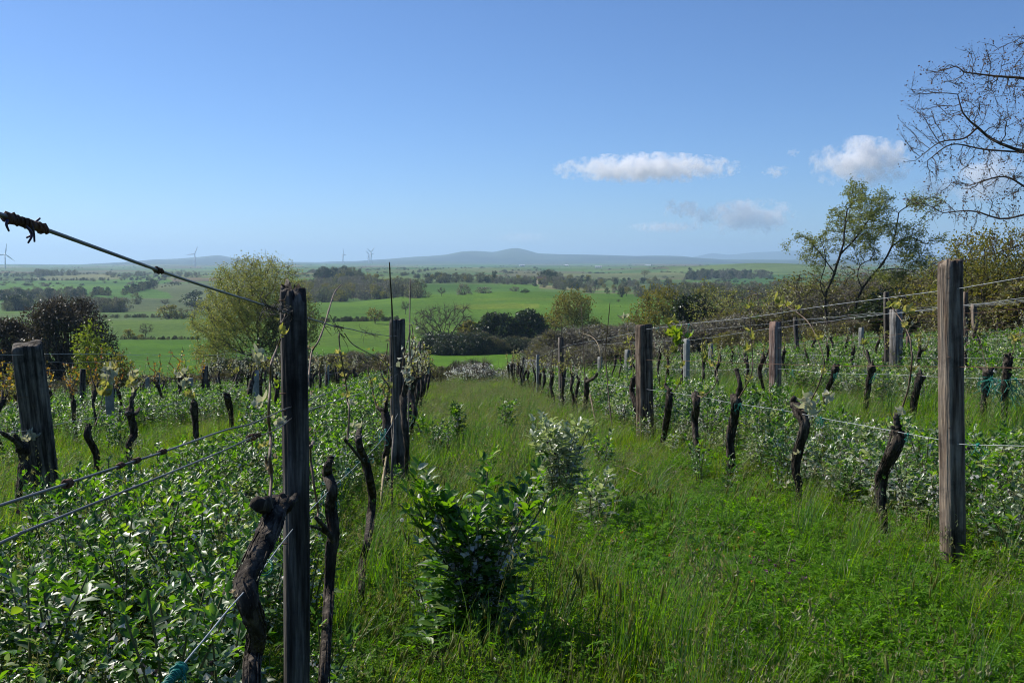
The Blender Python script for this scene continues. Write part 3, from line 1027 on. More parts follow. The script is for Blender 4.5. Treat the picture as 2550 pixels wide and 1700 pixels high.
    for b in ([(2835, 480), (2740, 420), (2640, 390), (2550, 378), (2475, 350), (2440, 322), (2400, 285), (2385, 235)], [(2850, 560), (2740, 500), (2640, 510), (2550, 535), (2490, 545), (2423, 525), (2350, 530)],
              [(2875, 640), (2780, 600), (2660, 585), (2550, 608), (2475, 632), (2397, 650)], [(2780, 330), (2680, 240), (2580, 200), (2480, 190), (2400, 180)], [(2770, 280), (2700, 170), (2620, 110), (2540, 95)], [(2440, 322), (2400, 345), (2340, 355), (2280, 400)], [(2550, 378), (2450, 372), (2370, 360), (2310, 400)], [(2640, 510), (2560, 470), (2500, 440), (2420, 460)]):
        bp_ = np.array([ol(*q) for q in b])
        i0 = int(np.argmin(np.linalg.norm(np.array(nodes) - bp_[0], axis=1)))
        last = i0
        for q in spline(np.concatenate([[nodes[i0]], bp_[1:]]), 16)[1:]:
            nodes.append(q)
            par.append(last)
            last = len(nodes) - 1
    g = np.random.default_rng(95)
    E = [tuple(ol(*c)) + tuple(np.array(rr_) * sx) for c, rr_ in (((2440, 230), (170, 150, 90)), ((2360, 330), (110, 120, 110)), ((2480, 400), (170, 140, 95)), ((2560, 200), (170, 150, 120)), ((2420, 500), (150, 130, 60)), ((2540, 560), (140, 120, 60)), ((2640, 300), (170, 170, 190)), ((2480, 140), (90, 90, 40)), ((2700, 480), (160, 150, 130)))]
    att = in_ellipsoids(E, 2500, g)
    P, pr = colonize(att, nodes, .13, 1.3, .24, g, jit=.10, bias=(-.10, 0, -.02), starts=par)
    r, kids = radii(pr, .0052, 2.15)
    G = Geo()
    V, Q = limbs(P, pr, r, 5)
    G.add(V, Q)
    d = np.zeros_like(P)
    ok = pr >= 0
    d[ok] = unit(P[ok] - P[pr[ok]])
    thin = np.nonzero((r < .012) & ok)[0]
    sidx = np.repeat(thin, 3)
    V, Q, T = twigs_at(P[sidx], d[sidx] * 1.3 + g.normal(0, .42, (len(sidx), 3)), .26, .0032, g)
    G.add(V, [Q, T])
    tips = V.reshape(-1, 7, 3)[:, 6]
    o = empty('bare_oak', P0, 'large nearly bare oak with dark spreading boughs reaching in beside the clouds', 'tree')
    link('trunk', G.mesh('trunk', [M['twig_oak']]), o)
    C = tips[g.choice(len(tips), int(len(tips) * .75), replace=False)]
    V, T = leaves_at(C, .055, g, .6)
    link('crown', mesh_of('crown', V, T, M['lf_brown'], smooth=False), o)


big_trees()


# ------------------------------------------------------------------ shared far trees, scaled copies
def unit_tree(seed, kind):
    if kind == 'bare':
        els = [(0, 0, .6, .45, .45, .38)]
        return tree_meshes(seed, 1, els, 170, .075, stem(.25, 3, .05, seed=seed), .0045, n_leaf=0, thr=.016, twig=.2, twig_n=5, twig_r=.0042, bark='twig_brown', e=2.0)
    if kind == 'leafy':
        els = [(0, 0, .6, .46, .46, .38)]
        return tree_meshes(seed, 1, els, 170, .075, stem(.25, 3, .05, seed=seed), .0045, n_leaf=5, lsize=.085, thr=.02, spread=.06, twig=.12, twig_n=2, twig_r=.003, bark='bark_dark', leaf_m='lf_oak', e=2.0)
    if kind == 'brushy':
        return bush_meshes(seed, 1, 1, 26, 16, .10, 'lf_far', 'twig_brown', round_=.17, twigs=3)
    if kind == 'dark':
        return bush_meshes(seed, 1, 1, 26, 26, .10, 'lf_dark', 'bark_dark', round_=.17, twigs=1)
    if kind == 'greyish':
        return bush_meshes(seed, 1, 1, 26, 20, .09, 'lf_grey', 'twig_pale', round_=.17, twigs=4)
    if kind == 'green':
        return bush_meshes(seed, 1, 1, 26, 24, .10, 'lf_maple', 'bark_dark', round_=.17, twigs=1)


FARK = {}
for k, kind in enumerate(('bare', 'leafy', 'brushy', 'dark', 'greyish', 'green')):
    FARK[kind] = [unit_tree(200 + k * 10 + j, kind) for j in range(3)]

FIELD_TREES = [
    # px, base row, height px, width px, kind, label
    (341, 757, 29, 30, 'brushy', 'dark round tree alone on the pale hill field, casting a long shadow'),
    (270, 737, 13, 14, 'brushy', 'tiny tree left of the slanting hedge on the pale hill'),
    (411, 764, 22, 30, 'bare', 'faint bare tree right of the lone dark tree on the hill field'),
    (421, 794, 34, 58, 'green', 'olive rounded tree on the field edge left of the tall pale tree'),
    (455, 794, 27, 36, 'brushy', 'grey brown shrub right of the olive rounded tree'),
    (485, 794, 36, 30, 'bare', 'bare hedge tree against the tall pale tree'),
    (322, 844, 25, 32, 'green', 'small green bush at the top of the near bright field'),
    (363, 840, 38, 46, 'bare', 'grey wispy bush above the near bright field'),
    (350, 845, 14, 24, 'green', 'lowest green shrub between the two bushes of the near bright field'),
    (487, 765, 38, 70, 'dark', 'dark oval grove on the hill left of the tall pale tree'),
    (934, 806, 40, 54, 'leafy', 'round leafy tree standing alone by the field ditch'),
    (1010, 783, 38, 30, 'bare', 'thin bare tree behind the long thin canes'),
    (1068, 743, 18, 18, 'bare', 'small bare tree on the brow of the bright field, leftmost of its line'),
    (1100, 737, 23, 30, 'bare', 'bare forked tree on the brow of the bright field'),
    (1155, 734, 27, 40, 'greyish', 'grey rounded tree on the brow of the bright field'),
    (1206, 730, 15, 44, 'greyish', 'low wide grey shrub on the brow of the bright field'),
    (1281, 726, 13, 28, 'greyish', 'low grey shrub left of the stone ruin'),
    (1307, 729, 11, 22, 'dark', 'small dark evergreen shrub below the stone ruin'),
    (1173, 702, 14, 18, 'brushy', 'single round tree below the dark tree line'),
    (1046, 711, 18, 24, 'brushy', 'round brown tree left of the dark tree line'),
    (1228, 703, 28, 12, 'dark', 'slim dark cypress at the end of the tree line'),
    (1560, 737, 24, 28, 'leafy', 'yellowish round tree left of the broad olive oak'),
    (1608, 747, 16, 26, 'dark', 'dark shrub at the foot of the right woodland'),
    (1540, 753, 10, 14, 'bare', 'tiny bare tree on the bright field near the right woodland'),
    (1605, 690, 18, 22, 'leafy', 'rounded tree on the far right slope above the woodland'),
    (966, 850, 8, 14, 'brushy', 'tiny shrub in the field below the ditch hedge'),
]
for i, (px, by, hp, wp, kind, lab) in enumerate(FIELD_TREES):
    x, y, r = land(px, by, 90)
    dcam = r * math.cos(math.atan2(x, y) - YAW)
    h, w = hp * dcam / FPX * 1.04, wp * dcam / FPX
    grow('field_tree', FARK[kind][i % 3], (x, y, tz(x, y) - .2), lab, 'tree', 'lone trees on the far fields', rz=i * 1.7, scale=(w, w, h), parts=('trunk', 'crown'))


# ------------------------------------------------------------------ instanced masses (woods, crops, grasses)
def scatter(name, protos, pts, rot, scl, pid, label):
    """One stuff object whose geometry nodes set the prototypes on points."""
    pc = bpy.data.collections.new(name + '_kinds')
    for k, me in enumerate(protos):
        pc.objects.link(bpy.data.objects.new('%s_%02d' % (name, k), me))
    n = len(pts)
    me = bpy.data.meshes.new(name)
    me.vertices.add(n)
    me.vertices.foreach_set('co', np.asarray(pts, np.float32).ravel())
    a = me.attributes.new('rot', 'FLOAT_VECTOR', 'POINT')
    a.data.foreach_set('vector', np.asarray(rot, np.float32).ravel())
    a = me.attributes.new('scl', 'FLOAT_VECTOR', 'POINT')
    s = np.asarray(scl, np.float32)
    if s.ndim == 1:
        s = np.repeat(s[:, None], 3, 1)
    a.data.foreach_set('vector', s.ravel())
    a = me.attributes.new('pid', 'INT', 'POINT')
    a.data.foreach_set('value', np.asarray(pid, np.int32))
    o = link(name, me)
    ng = bpy.data.node_groups.new(name, 'GeometryNodeTree')
    ng.interface.new_socket('Geometry', in_out='INPUT', socket_type='NodeSocketGeometry')
    ng.interface.new_socket('Geometry', in_out='OUTPUT', socket_type='NodeSocketGeometry')
    N, L = ng.nodes, ng.links
    gi, go = N.new('NodeGroupInput'), N.new('NodeGroupOutput')
    ci = N.new('GeometryNodeCollectionInfo')
    ci.inputs['Collection'].default_value = pc
    ci.inputs['Separate Children'].default_value = True
    ci.inputs['Reset Children'].default_value = True
    ip = N.new('GeometryNodeInstanceOnPoints')
    ip.inputs['Pick Instance'].default_value = True

    def attr(nm, typ):
        q = N.new('GeometryNodeInputNamedAttribute')
        q.data_type = typ
        q.inputs['Name'].default_value = nm
        return q.outputs['Attribute']
    L.new(gi.outputs[0], ip.inputs['Points'])
    L.new(ci.outputs[0], ip.inputs['Instance'])
    L.new(attr('pid', 'INT'), ip.inputs['Instance Index'])
    L.new(attr('rot', 'FLOAT_VECTOR'), ip.inputs['Rotation'])
    L.new(attr('scl', 'FLOAT_VECTOR'), ip.inputs['Scale'])
    L.new(ip.outputs[0], go.inputs[0])
    md = o.modifiers.new('scatter', 'NODES')
    md.node_group = ng
    return tag(o, label, None, None, 'stuff')


def joined(pair, name):
    """Stem and crown of a pair as one prototype mesh."""
    G = Geo()
    mats = []
    for me in pair:
        if me is None:
            continue
        v = np.empty(len(me.vertices) * 3, np.float32)
        me.vertices.foreach_get('co', v)
        lt = np.empty(len(me.polygons), np.int32)
        me.polygons.foreach_get('loop_total', lt)
        li = np.empty(len(me.loops), np.int32)
        me.loops.foreach_get('vertex_index', li)
        st = np.concatenate([[0], np.cumsum(lt)[:-1]])
        fs = [li[st[lt == k][:, None] + np.arange(k)[None]] for k in (3, 4) if (lt == k).any()]
        G.add(v.reshape(-1, 3), fs, len(mats))
        mats.append(me.materials[0])
    return G.mesh(name, mats, smooth=False)


WOODP = [joined(FARK[k][j], 'wood_kind') for k in ('brushy', 'greyish', 'bare', 'leafy', 'dark', 'green') for j in (0, 1)]
KIDX = {k: 2 * i for i, k in enumerate(('brushy', 'greyish', 'bare', 'leafy', 'dark', 'green'))}


def wood(name, label, regions, seed):
    """regions: (list of (px, row) outline points, count, tree height m, kinds)"""
    g = np.random.default_rng(seed)
    pts, rot, scl, pid = [], [], [], []
    for poly, count, h, kinds in regions:
        poly = np.array(poly, float)
        lo, hi = poly.min(0), poly.max(0)
        made = tries = 0
        while made < count and tries < count * 30:
            tries += 1
            px, py = g.uniform(lo[0], hi[0]), g.uniform(lo[1], hi[1])
            a, b = poly, np.roll(poly, -1, 0)
            c = ((a[:, 1] > py) != (b[:, 1] > py)) & (px < (b[:, 0] - a[:, 0]) * (py - a[:, 1]) / (b[:, 1] - a[:, 1] + 1e-9) + a[:, 0])
            if c.sum() % 2 == 0:
                continue
            x, y, r = land(px, py, 95)
            hh = h * g.uniform(.65, 1.25)
            pts.append((x, y, tz(x, y) - .3))
            rot.append((0, 0, g.uniform(0, 6.28)))
            scl.append((hh * g.uniform(.75, 1.25), hh * g.uniform(.75, 1.25), hh))
            k = kinds[g.integers(len(kinds))]
            pid.append(KIDX[k] + g.integers(2))
            made += 1
    scatter(name, WOODP, pts, rot, scl, pid, label)


MIX = ('brushy', 'brushy', 'greyish', 'bare', 'leafy', 'greyish', 'brushy', 'greyish', 'green')
wood('woodland', 'grey brown spring woodland on the slope beyond the bright field',
     [([(740, 757), (1000, 744), (1050, 742), (1030, 722), (960, 708), (830, 706), (760, 716)], 300, 9, MIX),
      ([(780, 700), (900, 698), (870, 690), (800, 690)], 40, 11, ('dark', 'brushy'))], 301)
wood('tree_line', 'dark line of trees above the field brow',
     [([(1062, 706), (1235, 704), (1235, 700), (1062, 701)], 34, 8.5, ('brushy', 'brushy', 'leafy', 'dark')),
      ([(1235, 707), (1330, 712), (1330, 703), (1235, 701)], 32, 7, MIX),
      ([(1330, 716), (1400, 722), (1480, 712), (1470, 700), (1340, 698)], 45, 7.5, MIX + ('dark',)),
      ([(1340, 700), (1400, 700), (1395, 694), (1345, 694)], 14, 10, ('dark', 'brushy'))], 302)
wood('woodland', 'scattered woods and scrub on the slope behind the broad olive oak',
     [([(1400, 722), (1560, 742), (1700, 742), (1760, 720), (1700, 700), (1500, 694), (1410, 702)], 130, 6, MIX + ('dark', 'dark', 'green')),
      ([(1650, 745), (1760, 760), (2000, 740), (2000, 726), (1760, 722)], 120, 8, MIX),
      ([(1700, 698), (1920, 694), (1900, 686), (1720, 684)], 90, 10, ('brushy', 'greyish', 'dark'))], 303)
wood('woodland', 'bluish woods between the fields on the left hand slope',
     [([(-60, 750), (150, 748), (230, 742), (230, 738), (-60, 740)], 90, 8, ('brushy', 'dark', 'greyish')),
      ([(225, 778), (312, 778), (300, 770), (228, 768)], 45, 7, ('greyish', 'brushy', 'bare')),
      ([(15, 776), (70, 774), (70, 766), (20, 766)], 22, 8, ('dark', 'brushy')),
      ([(100, 772), (225, 776), (225, 768), (100, 764)], 36, 8, ('brushy', 'greyish')),
      ([(300, 737), (345, 729), (390, 712), (386, 707), (340, 724), (298, 733)], 30, 7, ('dark', 'brushy')),
      ([(-60, 700), (460, 698), (460, 696.5), (-60, 698)], 90, 4, ('dark', 'brushy')),
      ([(85, 688), (195, 687), (190, 683), (90, 683)], 45, 9, ('brushy', 'greyish')),
      ([(255, 691), (500, 692), (500, 684), (265, 684)], 55, 7, ('greyish', 'brushy')),
      ([(-60, 692), (85, 690), (85, 686), (-60, 686)], 26, 7, ('dark', 'brushy')),
      ([(160, 733), (270, 737), (270, 734), (160, 730)], 20, 6, ('dark', 'brushy'))], 304)
wood('hedgerow', 'dark hedgerows along the ditches between the fields',
     [([(760, 803), (1000, 799), (1000, 797.5), (760, 801)], 75, 1.6, ('dark', 'brushy')),
      ([(250, 792), (480, 791), (480, 789.5), (250, 790.5)], 55, 1.8, ('dark', 'brushy')),
      ([(300, 846), (500, 846), (500, 844), (300, 844)], 45, 1.0, ('brushy', 'dark')),
      ([(370, 722), (470, 706), (470, 704.5), (370, 720)], 20, 1.8, ('dark', 'brushy')),
      ([(1000, 688), (1060, 675), (1100, 671), (1100, 669.5), (1060, 673), (1000, 686)], 40, 4.5, ('dark', 'brushy')),
      ([(1030, 693), (1085, 691), (1085, 689), (1030, 691)], 22, 4, ('dark', 'brushy'))], 305)


def plain_scrub():
    """Hedges and copses along the edges of the far fields, out to the foot of the hills."""
    g = np.random.default_rng(306)
    N0 = 26000
    px = g.uniform(-250, 2800, N0)
    lr = g.uniform(math.log(1250), math.log(8200), N0)
    who, edge = cells(px, lr)
    cop = sines(px / 70.0, lr * 9.0, 41, 8)
    keep = (edge < .03) | (cop > 2.0)
    keep &= (g.uniform(0, 1, N0) < .8)
    keep &= ~((lr > math.log(1800)) & (lr < math.log(2650)) & (px > 1680) & (px < 2040))
    px, lr = px[keep], lr[keep]
    r = np.exp(lr)
    az = np.arctan((px - 1275) / FPX) + YAW
    x, y = np.sin(az) * r, np.cos(az) * r
    z = terrain(x, y)
    n_ = len(x)
    h = g.uniform(2, 5.5, n_) * np.where(edge[keep] < .03, .7, 1.3)
    w = h * g.uniform(1.4, 3.2, n_)
    kinds = np.array([KIDX['brushy'], KIDX['brushy'] + 1, KIDX['greyish'], KIDX['dark'], KIDX['dark'] + 1])
    scatter('far_trees', WOODP, np.stack([x, y, z - .3], 1), np.stack([0 * x, 0 * x, g.uniform(0, 6.28, n_)], 1), np.stack([w, w, h], 1), kinds[g.integers(0, 5, n_)], 'hedges and copses dotted over the far plain to the hills')


plain_scrub()


# ------------------------------------------------------------------ scrub along the lower edge of the vineyard
def scrub(name, label, spots, seed, proto_kinds):
    """spots: (px0, px1, r0, r1, height m, count)"""
    g = np.random.default_rng(seed)
    pts, rot, scl, pid = [], [], [], []
    for px0, px1, r0, r1, h, cnt, kk in spots:
        px = g.uniform(px0, px1, cnt)
        r = g.uniform(r0, r1, cnt)
        az = np.arctan((px - 1275) / FPX) + YAW
        x, y = np.sin(az) * r, np.cos(az) * r
        z = terrain(x, y)
        hh = h * g.uniform(.55, 1.2, cnt)
        ww = hh * g.uniform(1.0, 1.8, cnt)
        pts.append(np.stack([x, y, z - .1], 1))
        rot.append(np.stack([0 * x, 0 * x, g.uniform(0, 6.28, cnt)], 1))
        scl.append(np.stack([ww, ww, hh], 1))
        pid.append(g.choice(kk, cnt))
    scatter(name, proto_kinds, np.concatenate(pts), np.concatenate(rot), np.concatenate(scl), np.concatenate(pid), label)


SCRUBP = [joined(bush_meshes(400 + k, 1, 1, 60, 46, ls, mt, bk, round_=.14, twigs=tw), 'scrub_kind') for k, (mt, bk, ls, tw) in enumerate((('lf_bramble', 'twig_brown', .05, 4), ('lf_bramble', 'twig_pale', .045, 6), ('lf_dark', 'bark_dark', .05, 2), ('lf_grey', 'twig_pale', .045, 6), ('lf_maple', 'twig_brown', .05, 3), ('lf_brown', 'twig_brown', .045, 8)))]
scrub('bramble', 'tangled brown and dark brambles closing the lower edge of the vineyard',
      [(-150, 560, 46, 53, .95, 150, (0, 1, 2, 0)), (560, 860, 50, 66, 1.5, 110, (0, 1, 2, 2)), (820, 990, 62, 100, 1.9, 80, (0, 1, 2, 3)), (980, 1180, 62, 80, 1.4, 16, (0, 2))], 501, SCRUBP)
scrub('hedge', 'low dark hedge along the meadow below the bare oak',
      [(1078, 1225, 205, 222, 4.2, 90, (0, 2, 2)), (1200, 1360, 205, 216, 3.2, 60, (2, 2, 0))], 502, SCRUBP)
scrub('thicket', 'grey leafless thicket below the oaks',
      [(1360, 1575, 95, 135, 3.4, 150, (3, 3, 1)), (1340, 1480, 80, 100, 2.0, 60, (3, 1, 0)), (1575, 1990, 62, 95, 2.1, 300, (3, 3, 1, 0)), (1400, 1700, 52, 66, 1.2, 140, (1, 0, 3))], 503, SCRUBP)
scrub('undergrowth', 'brown and olive brushwood under the willows and behind the right posts',
      [(1780, 2020, 90, 118, 3.4, 110, (0, 1, 4, 3)), (1980, 2420, 66, 92, 3.4, 200, (0, 1, 4, 0)), (2230, 2345, 54, 60, 2.6, 24, (2, 2, 4)), (2400, 2800, 40, 50, 2.3, 110, (0, 1, 4, 0)), (2140, 2210, 56, 58, 1.7, 14, (5, 5)), (1800, 2150, 50, 58, 1.2, 70, (4, 0, 1))], 504, SCRUBP)
COPSE = [joined(tree_meshes(450 + k, 1, [(0, 0, .62, .42, .42, .36), (.1, 0, .35, .42, .42, .22)], 520, .048, stem(.2, 3, .05, seed=k), .0022, n_leaf=nl, lsize=.026, thr=.010, spread=.05, twig=.09, twig_n=3, twig_r=.0018, bark=bk, leaf_m=lm, e=2.1), 'copse_kind') for k, (lm, nl, bk) in enumerate((('lf_bramble', 4, 'twig_pale'), ('lf_oak', 3, 'twig_brown'), ('lf_grey', 3, 'twig_pale'), ('lf_ash', 5, 'twig_brown')))]
scrub('copse', 'thin budding trees massed behind the right hand rows',
      [(1800, 2340, 78, 118, 5.4, 40, (0, 0, 2, 1, 3)), (1980, 2340, 62, 76, 4.2, 22, (0, 3, 2, 3)), (2380, 2750, 46, 62, 4.2, 26, (0, 1, 3))], 505, COPSE)
for k, (px, top, r, wpx, lab) in enumerate(((1185, 903, 51, 150, 'rounded blossoming bush at the bottom of the grassy aisle, left of the gap'), (1235, 945, 52, 70, 'small half bare bush in front of the rounded blossoming bush'), (1312, 896, 50, 130, 'taller white flowering blackthorn at the bottom of the aisle, right of the gap'), (1385, 912, 50, 110, 'greyish blackthorn beside the white flowering one'))):
    p_, H = stand(px, top, r)
    W = wpx / FPX * r
    grow('blackthorn', bush_meshes(600 + k, W, H, 70, 52, .085, 'blossom' if k != 1 else 'lf_bramble', 'twig_brown', round_=.15, twigs=4), p_, lab, 'bush', 'blossoming bushes', parts=('stems', 'crown'))


# ------------------------------------------------------------------ wind turbines and farm buildings
def turbine(px, base_y, hub_y, r, blade_px, angles, lab, yaw):
    d = ray(px, base_y)
    h = math.hypot(d.x, d.y)
    x, y = d.x / h * r, d.y / h * r
    z = tz(x, y) - 4
    zt = EYE + ray(px, hub_y).z / math.hypot(*ray(px, hub_y).xy) * r
    H = zt - z
    s = r / FPX
    bl = blade_px * s
    root = empty('wind_turbine', (x, y, z), lab, 'wind turbine', 'wind turbines on the horizon', rz=-(math.atan2(x, y)) + yaw)
    fat = max(1.0, r / 3500)
    V, F_ = tube([(0, 0, 0), (0, 0, H * .5), (0, 0, H)], [2.3 * fat, 1.9 * fat, 1.4 * fat], 12)
    link('tower', mesh_of('tower', V, F_, M['white_paint']), root)
    V, F_ = tube([(0, 3.5, H + 1), (0, 0, H + 1.2), (0, -4.5, H + 1)], [1.5 * fat, 1.9 * fat, 1.2 * fat], 10)
    link('nacelle', mesh_of('nacelle', V, F_, M['white_paint']), root)
    for a in angles:
        a = math.radians(a)
        t = np.linspace(0, 1, 8)
        P = np.stack([np.sin(a) * t * bl, np.full(8, -4.8), H + 1 + np.cos(a) * t * bl], 1)
        w = np.interp(t, [0, .12, .25, 1], [1.1, 1.2, 2.0, .5]) * fat
        V, F_ = tube(P, w, 8)
        V[:, 1] = -4.8 + (V[:, 1] + 4.8) * .35
        link('blade', mesh_of('blade', V, F_, M['white_paint']), root)


turbine(14, 678, 634, 3800, 24, (8, 128, 262), 'wind turbine cut by the left border, largest of all', .35)
turbine(486, 666, 633, 5200, 19, (24, 265, 172), 'wind turbine on the hill left of the tall pale tree', -.3)
turbine(854, 655, 634, 7200, 15, (5, 185, 95), 'slim edge-on wind turbine left of the turbine pair', 1.1)
turbine(919, 656, 634, 7200, 13, (318, 80, 200), 'left and smaller turbine of the overlapping pair', .3)
turbine(924, 657, 628, 7000, 14, (38, 312, 170), 'right and taller turbine of the overlapping pair', .1)
turbine(661, 660, 640, 6800, 20, (0, 120, 240), 'wind turbine hidden by the tall pale tree but for one blade tip', .2)


def building(px, by, wpx, hw, r, name, lab, wm, rm, rot=0.0, hh=4.0):
    d = ray(px, by)
    h = math.hypot(d.x, d.y)
    x, y = d.x / h * r, d.y / h * r
    w = wpx * r / FPX
    root = empty(name, (x, y, tz(x, y) - .5), lab, 'building', 'far farm buildings', rz=-math.atan2(x, y) + rot)
    dpt = w * hw
    V = [(-w / 2, -dpt / 2, 0), (w / 2, -dpt / 2, 0), (w / 2, dpt / 2, 0), (-w / 2, dpt / 2, 0), (-w / 2, -dpt / 2, hh), (w / 2, -dpt / 2, hh), (w / 2, dpt / 2, hh), (-w / 2, dpt / 2, hh), (-w / 2, 0, hh * 1.5), (w / 2, 0, hh * 1.5)]
    link('wall', mesh_of('wall', V, [np.array([[0, 1, 5, 4], [1, 2, 6, 5], [2, 3, 7, 6], [3, 0, 4, 7]]), np.array([[4, 7, 8], [5, 9, 6]])], wm, smooth=False), root)
    e = .4
    a, b = hh - .1, hh * 1.5 + .12
    V = []
    for dz in (0.06, .32):
        V += [(-w / 2 - e, -dpt / 2 - e, a + dz - .1), (w / 2 + e, -dpt / 2 - e, a + dz - .1), (w / 2 + e, 0, b + dz), (-w / 2 - e, 0, b + dz), (w / 2 + e, dpt / 2 + e, a + dz - .1), (-w / 2 - e, dpt / 2 + e, a + dz - .1)]
    link('roof', mesh_of('roof', V, [np.array([[6, 7, 8, 9], [9, 8, 10, 11], [0, 3, 2, 1], [3, 5, 4, 2], [0, 1, 7, 6], [5, 11, 10, 4], [0, 6, 9, 3], [3, 9, 11, 5], [1, 2, 8, 7], [2, 4, 10, 8]])], rm, smooth=False), root)
    for k in (-.28, .05, .3):
        V, F_ = tube([(w * k, -dpt / 2 - .02, hh * .3), (w * k, -dpt / 2 - .02, hh * .75)], [hh * .16] * 2, 4)
        link('window', mesh_of('window', V, F_, M['bark_dark'], smooth=False), root)


building(1348, 717, 22, .6, 1010, 'stone_ruin', 'small stone farm ruin among dark trees beyond the bright field', M['plaster'], M['roof_tile'], .4, 5)
building(1300, 664, 13, .4, 4200, 'farm_shed', 'white roofed shed under the peak of the hill', M['white_paint'], M['sheet_roof'], .1, 5)
building(1411, 662, 9, .5, 4500, 'farm_shed', 'small white shed right of the hill foot', M['white_paint'], M['sheet_roof'], -.2, 6)
building(1490, 671, 16, .4, 3300, 'farm_shed', 'long low pale shed above the scattered woods', M['white_paint'], M['sheet_roof'], .05, 4)
building(1613, 661, 14, .4, 4400, 'farm_shed', 'white shed left of the rounded green hill', M['white_paint'], M['sheet_roof'], .2, 5)
building(2148, 694, 11, .5, 1500, 'farmhouse', 'pale farmhouse with tiled roof glimpsed between the willows', M['plaster'], M['roof_tile'], .2, 4.5)
# ------------------------------------------------------------------ vineyard: rows, posts, wires, vines
ROW = {'L1': -0.42, 'L2': -3.4, 'L3': -6.2, 'L4': -9.0, 'L5': -11.8, 'R1': 3.1, 'R2': 6.2, 'R3': 9.2, 'R4': 12.2, 'R5': 15.2}
M['vine_leaf'] = leaf_mat('vine_leaf', [(0.0, (.22, .25, .06)), (0.5, (.32, .33, .10)), (1.0, (.42, .38, .18))], 0.5, 0.45, (1.25, 1.2, .6))
M['vine_leaf_green'] = leaf_mat('vine_leaf_green', [(0.0, (.14, .25, .02)), (1.0, (.24, .32, .04))], 0.45, 0.5, (1.5, 1.4, .5))
M['vine_leaf_white'] = leaf_mat('vine_leaf_downy', [(0.0, (.36, .38, .28)), (1.0, (.52, .50, .40))], 0.6, 0.35, (1.2, 1.2, .8))
M['vine_leaf_bronze'] = leaf_mat('vine_leaf_bronze', [(0.0, (.22, .10, .03)), (0.5, (.32, .22, .05)), (1.0, (.34, .30, .06))], 0.5, 0.45, (1.5, 1.2, .5))
M['bud'] = leaf_mat('bud', [(0.0, (.32, .26, .16)), (1.0, (.50, .42, .30))], 0.6, 0.25, (1.2, 1.1, .8))


def post_mesh(name, H, w, d, mat, seed, square=0.0, cracks=7, depth=.10, jag=.006, taper=.0, n=52, rings=34, lean=(0, 0)):
    """A weathered post: rounded to square section, split by drying cracks, rough top."""
    g = np.random.default_rng(seed)
    a = np.linspace(0, 2 * math.pi, n, endpoint=False)
    pw = 2 + square * 10
    rad = (np.abs(np.cos(a)) ** pw + np.abs(np.sin(a)) ** pw) ** (-1 / pw)
    z = np.linspace(-.2, H, rings)
    Rm = np.tile(rad, (rings, 1))
    for _ in range(cracks):
        c, wd, dp = g.uniform(0, 6.28), g.uniform(.025, .07), depth * g.uniform(.35, 1.0) * (1.6 if _ == 0 else 1)
        z0, z1 = g.uniform(-.6, .6) * H, g.uniform(.7, 1.5) * H
        if g.random() < .5:
            z0, z1 = -1, H * g.uniform(.3, .8)
        drift = c + .12 * np.sin(z * g.uniform(.8, 2.5) + g.uniform(0, 6))
        da = (a[None] - drift[:, None] + math.pi) % (2 * math.pi) - math.pi
        env = np.clip((z - z0) / .15, 0, 1) * np.clip((z1 - z) / .15, 0, 1)
        Rm -= dp * env[:, None] * np.exp(-(da / wd) ** 2)
    A2, Z2 = np.meshgrid(a, z)
    Rm *= 1 + .03 * sines(A2 * 3, Z2 * 2.2, seed + 1, 5) + .018 * sines(A2 * 9, Z2 * 1.2, seed + 2, 5)
    sc_ = 1 + taper * (1 - np.clip(z / H, 0, 1))
    X = np.cos(A2) * Rm * (w / 2) * sc_[:, None] + (lean[0] * np.clip(z / H, -.2, 1) + .006 * np.sin(z * 2 + seed))[:, None]
    Y = np.sin(A2) * Rm * (d / 2) * sc_[:, None] + (lean[1] * np.clip(z / H, -.2, 1))[:, None]
    Zt = Z2.copy()
    Zt[-1] += jag * sines(a * 3, a * 0, seed + 3, 5, .8, 3) + jag * .6 * np.sin(a + seed) * 2 - jag
    X[-1] = lean[0] + (X[-1] - lean[0]) * .95
    Y[-1] = lean[1] + (Y[-1] - lean[1]) * .95
    V = np.stack([X, Y, Zt], -1).reshape(-1, 3)
    i = np.arange(rings - 1)[:, None] * n
    j = np.arange(n)[None]
    j2 = (j + 1) % n
    Q = np.stack([i + j, i + j2, i + n + j2, i + n + j], -1).reshape(-1, 4)
    top = V[-n:]
    c = top.mean(0)
    inner = c + (top - c) * .55 + np.stack([np.zeros(n), np.zeros(n), jag * g.normal(0, .7, n)], 1)
    b = len(V)
    V = np.concatenate([V, inner, [c + (0, 0, jag * .3)]])
    jj = np.arange(n)
    Q2 = np.stack([b - n + jj, b - n + (jj + 1) % n, b + (jj + 1) % n, b + jj], -1)
    T = np.stack([b + jj, b + (jj + 1) % n, np.full(n, b + n)], -1)
    return mesh_of(name, V, [Q, Q2, T], mat)


POSTS = {}          # row -> list of (v, description)


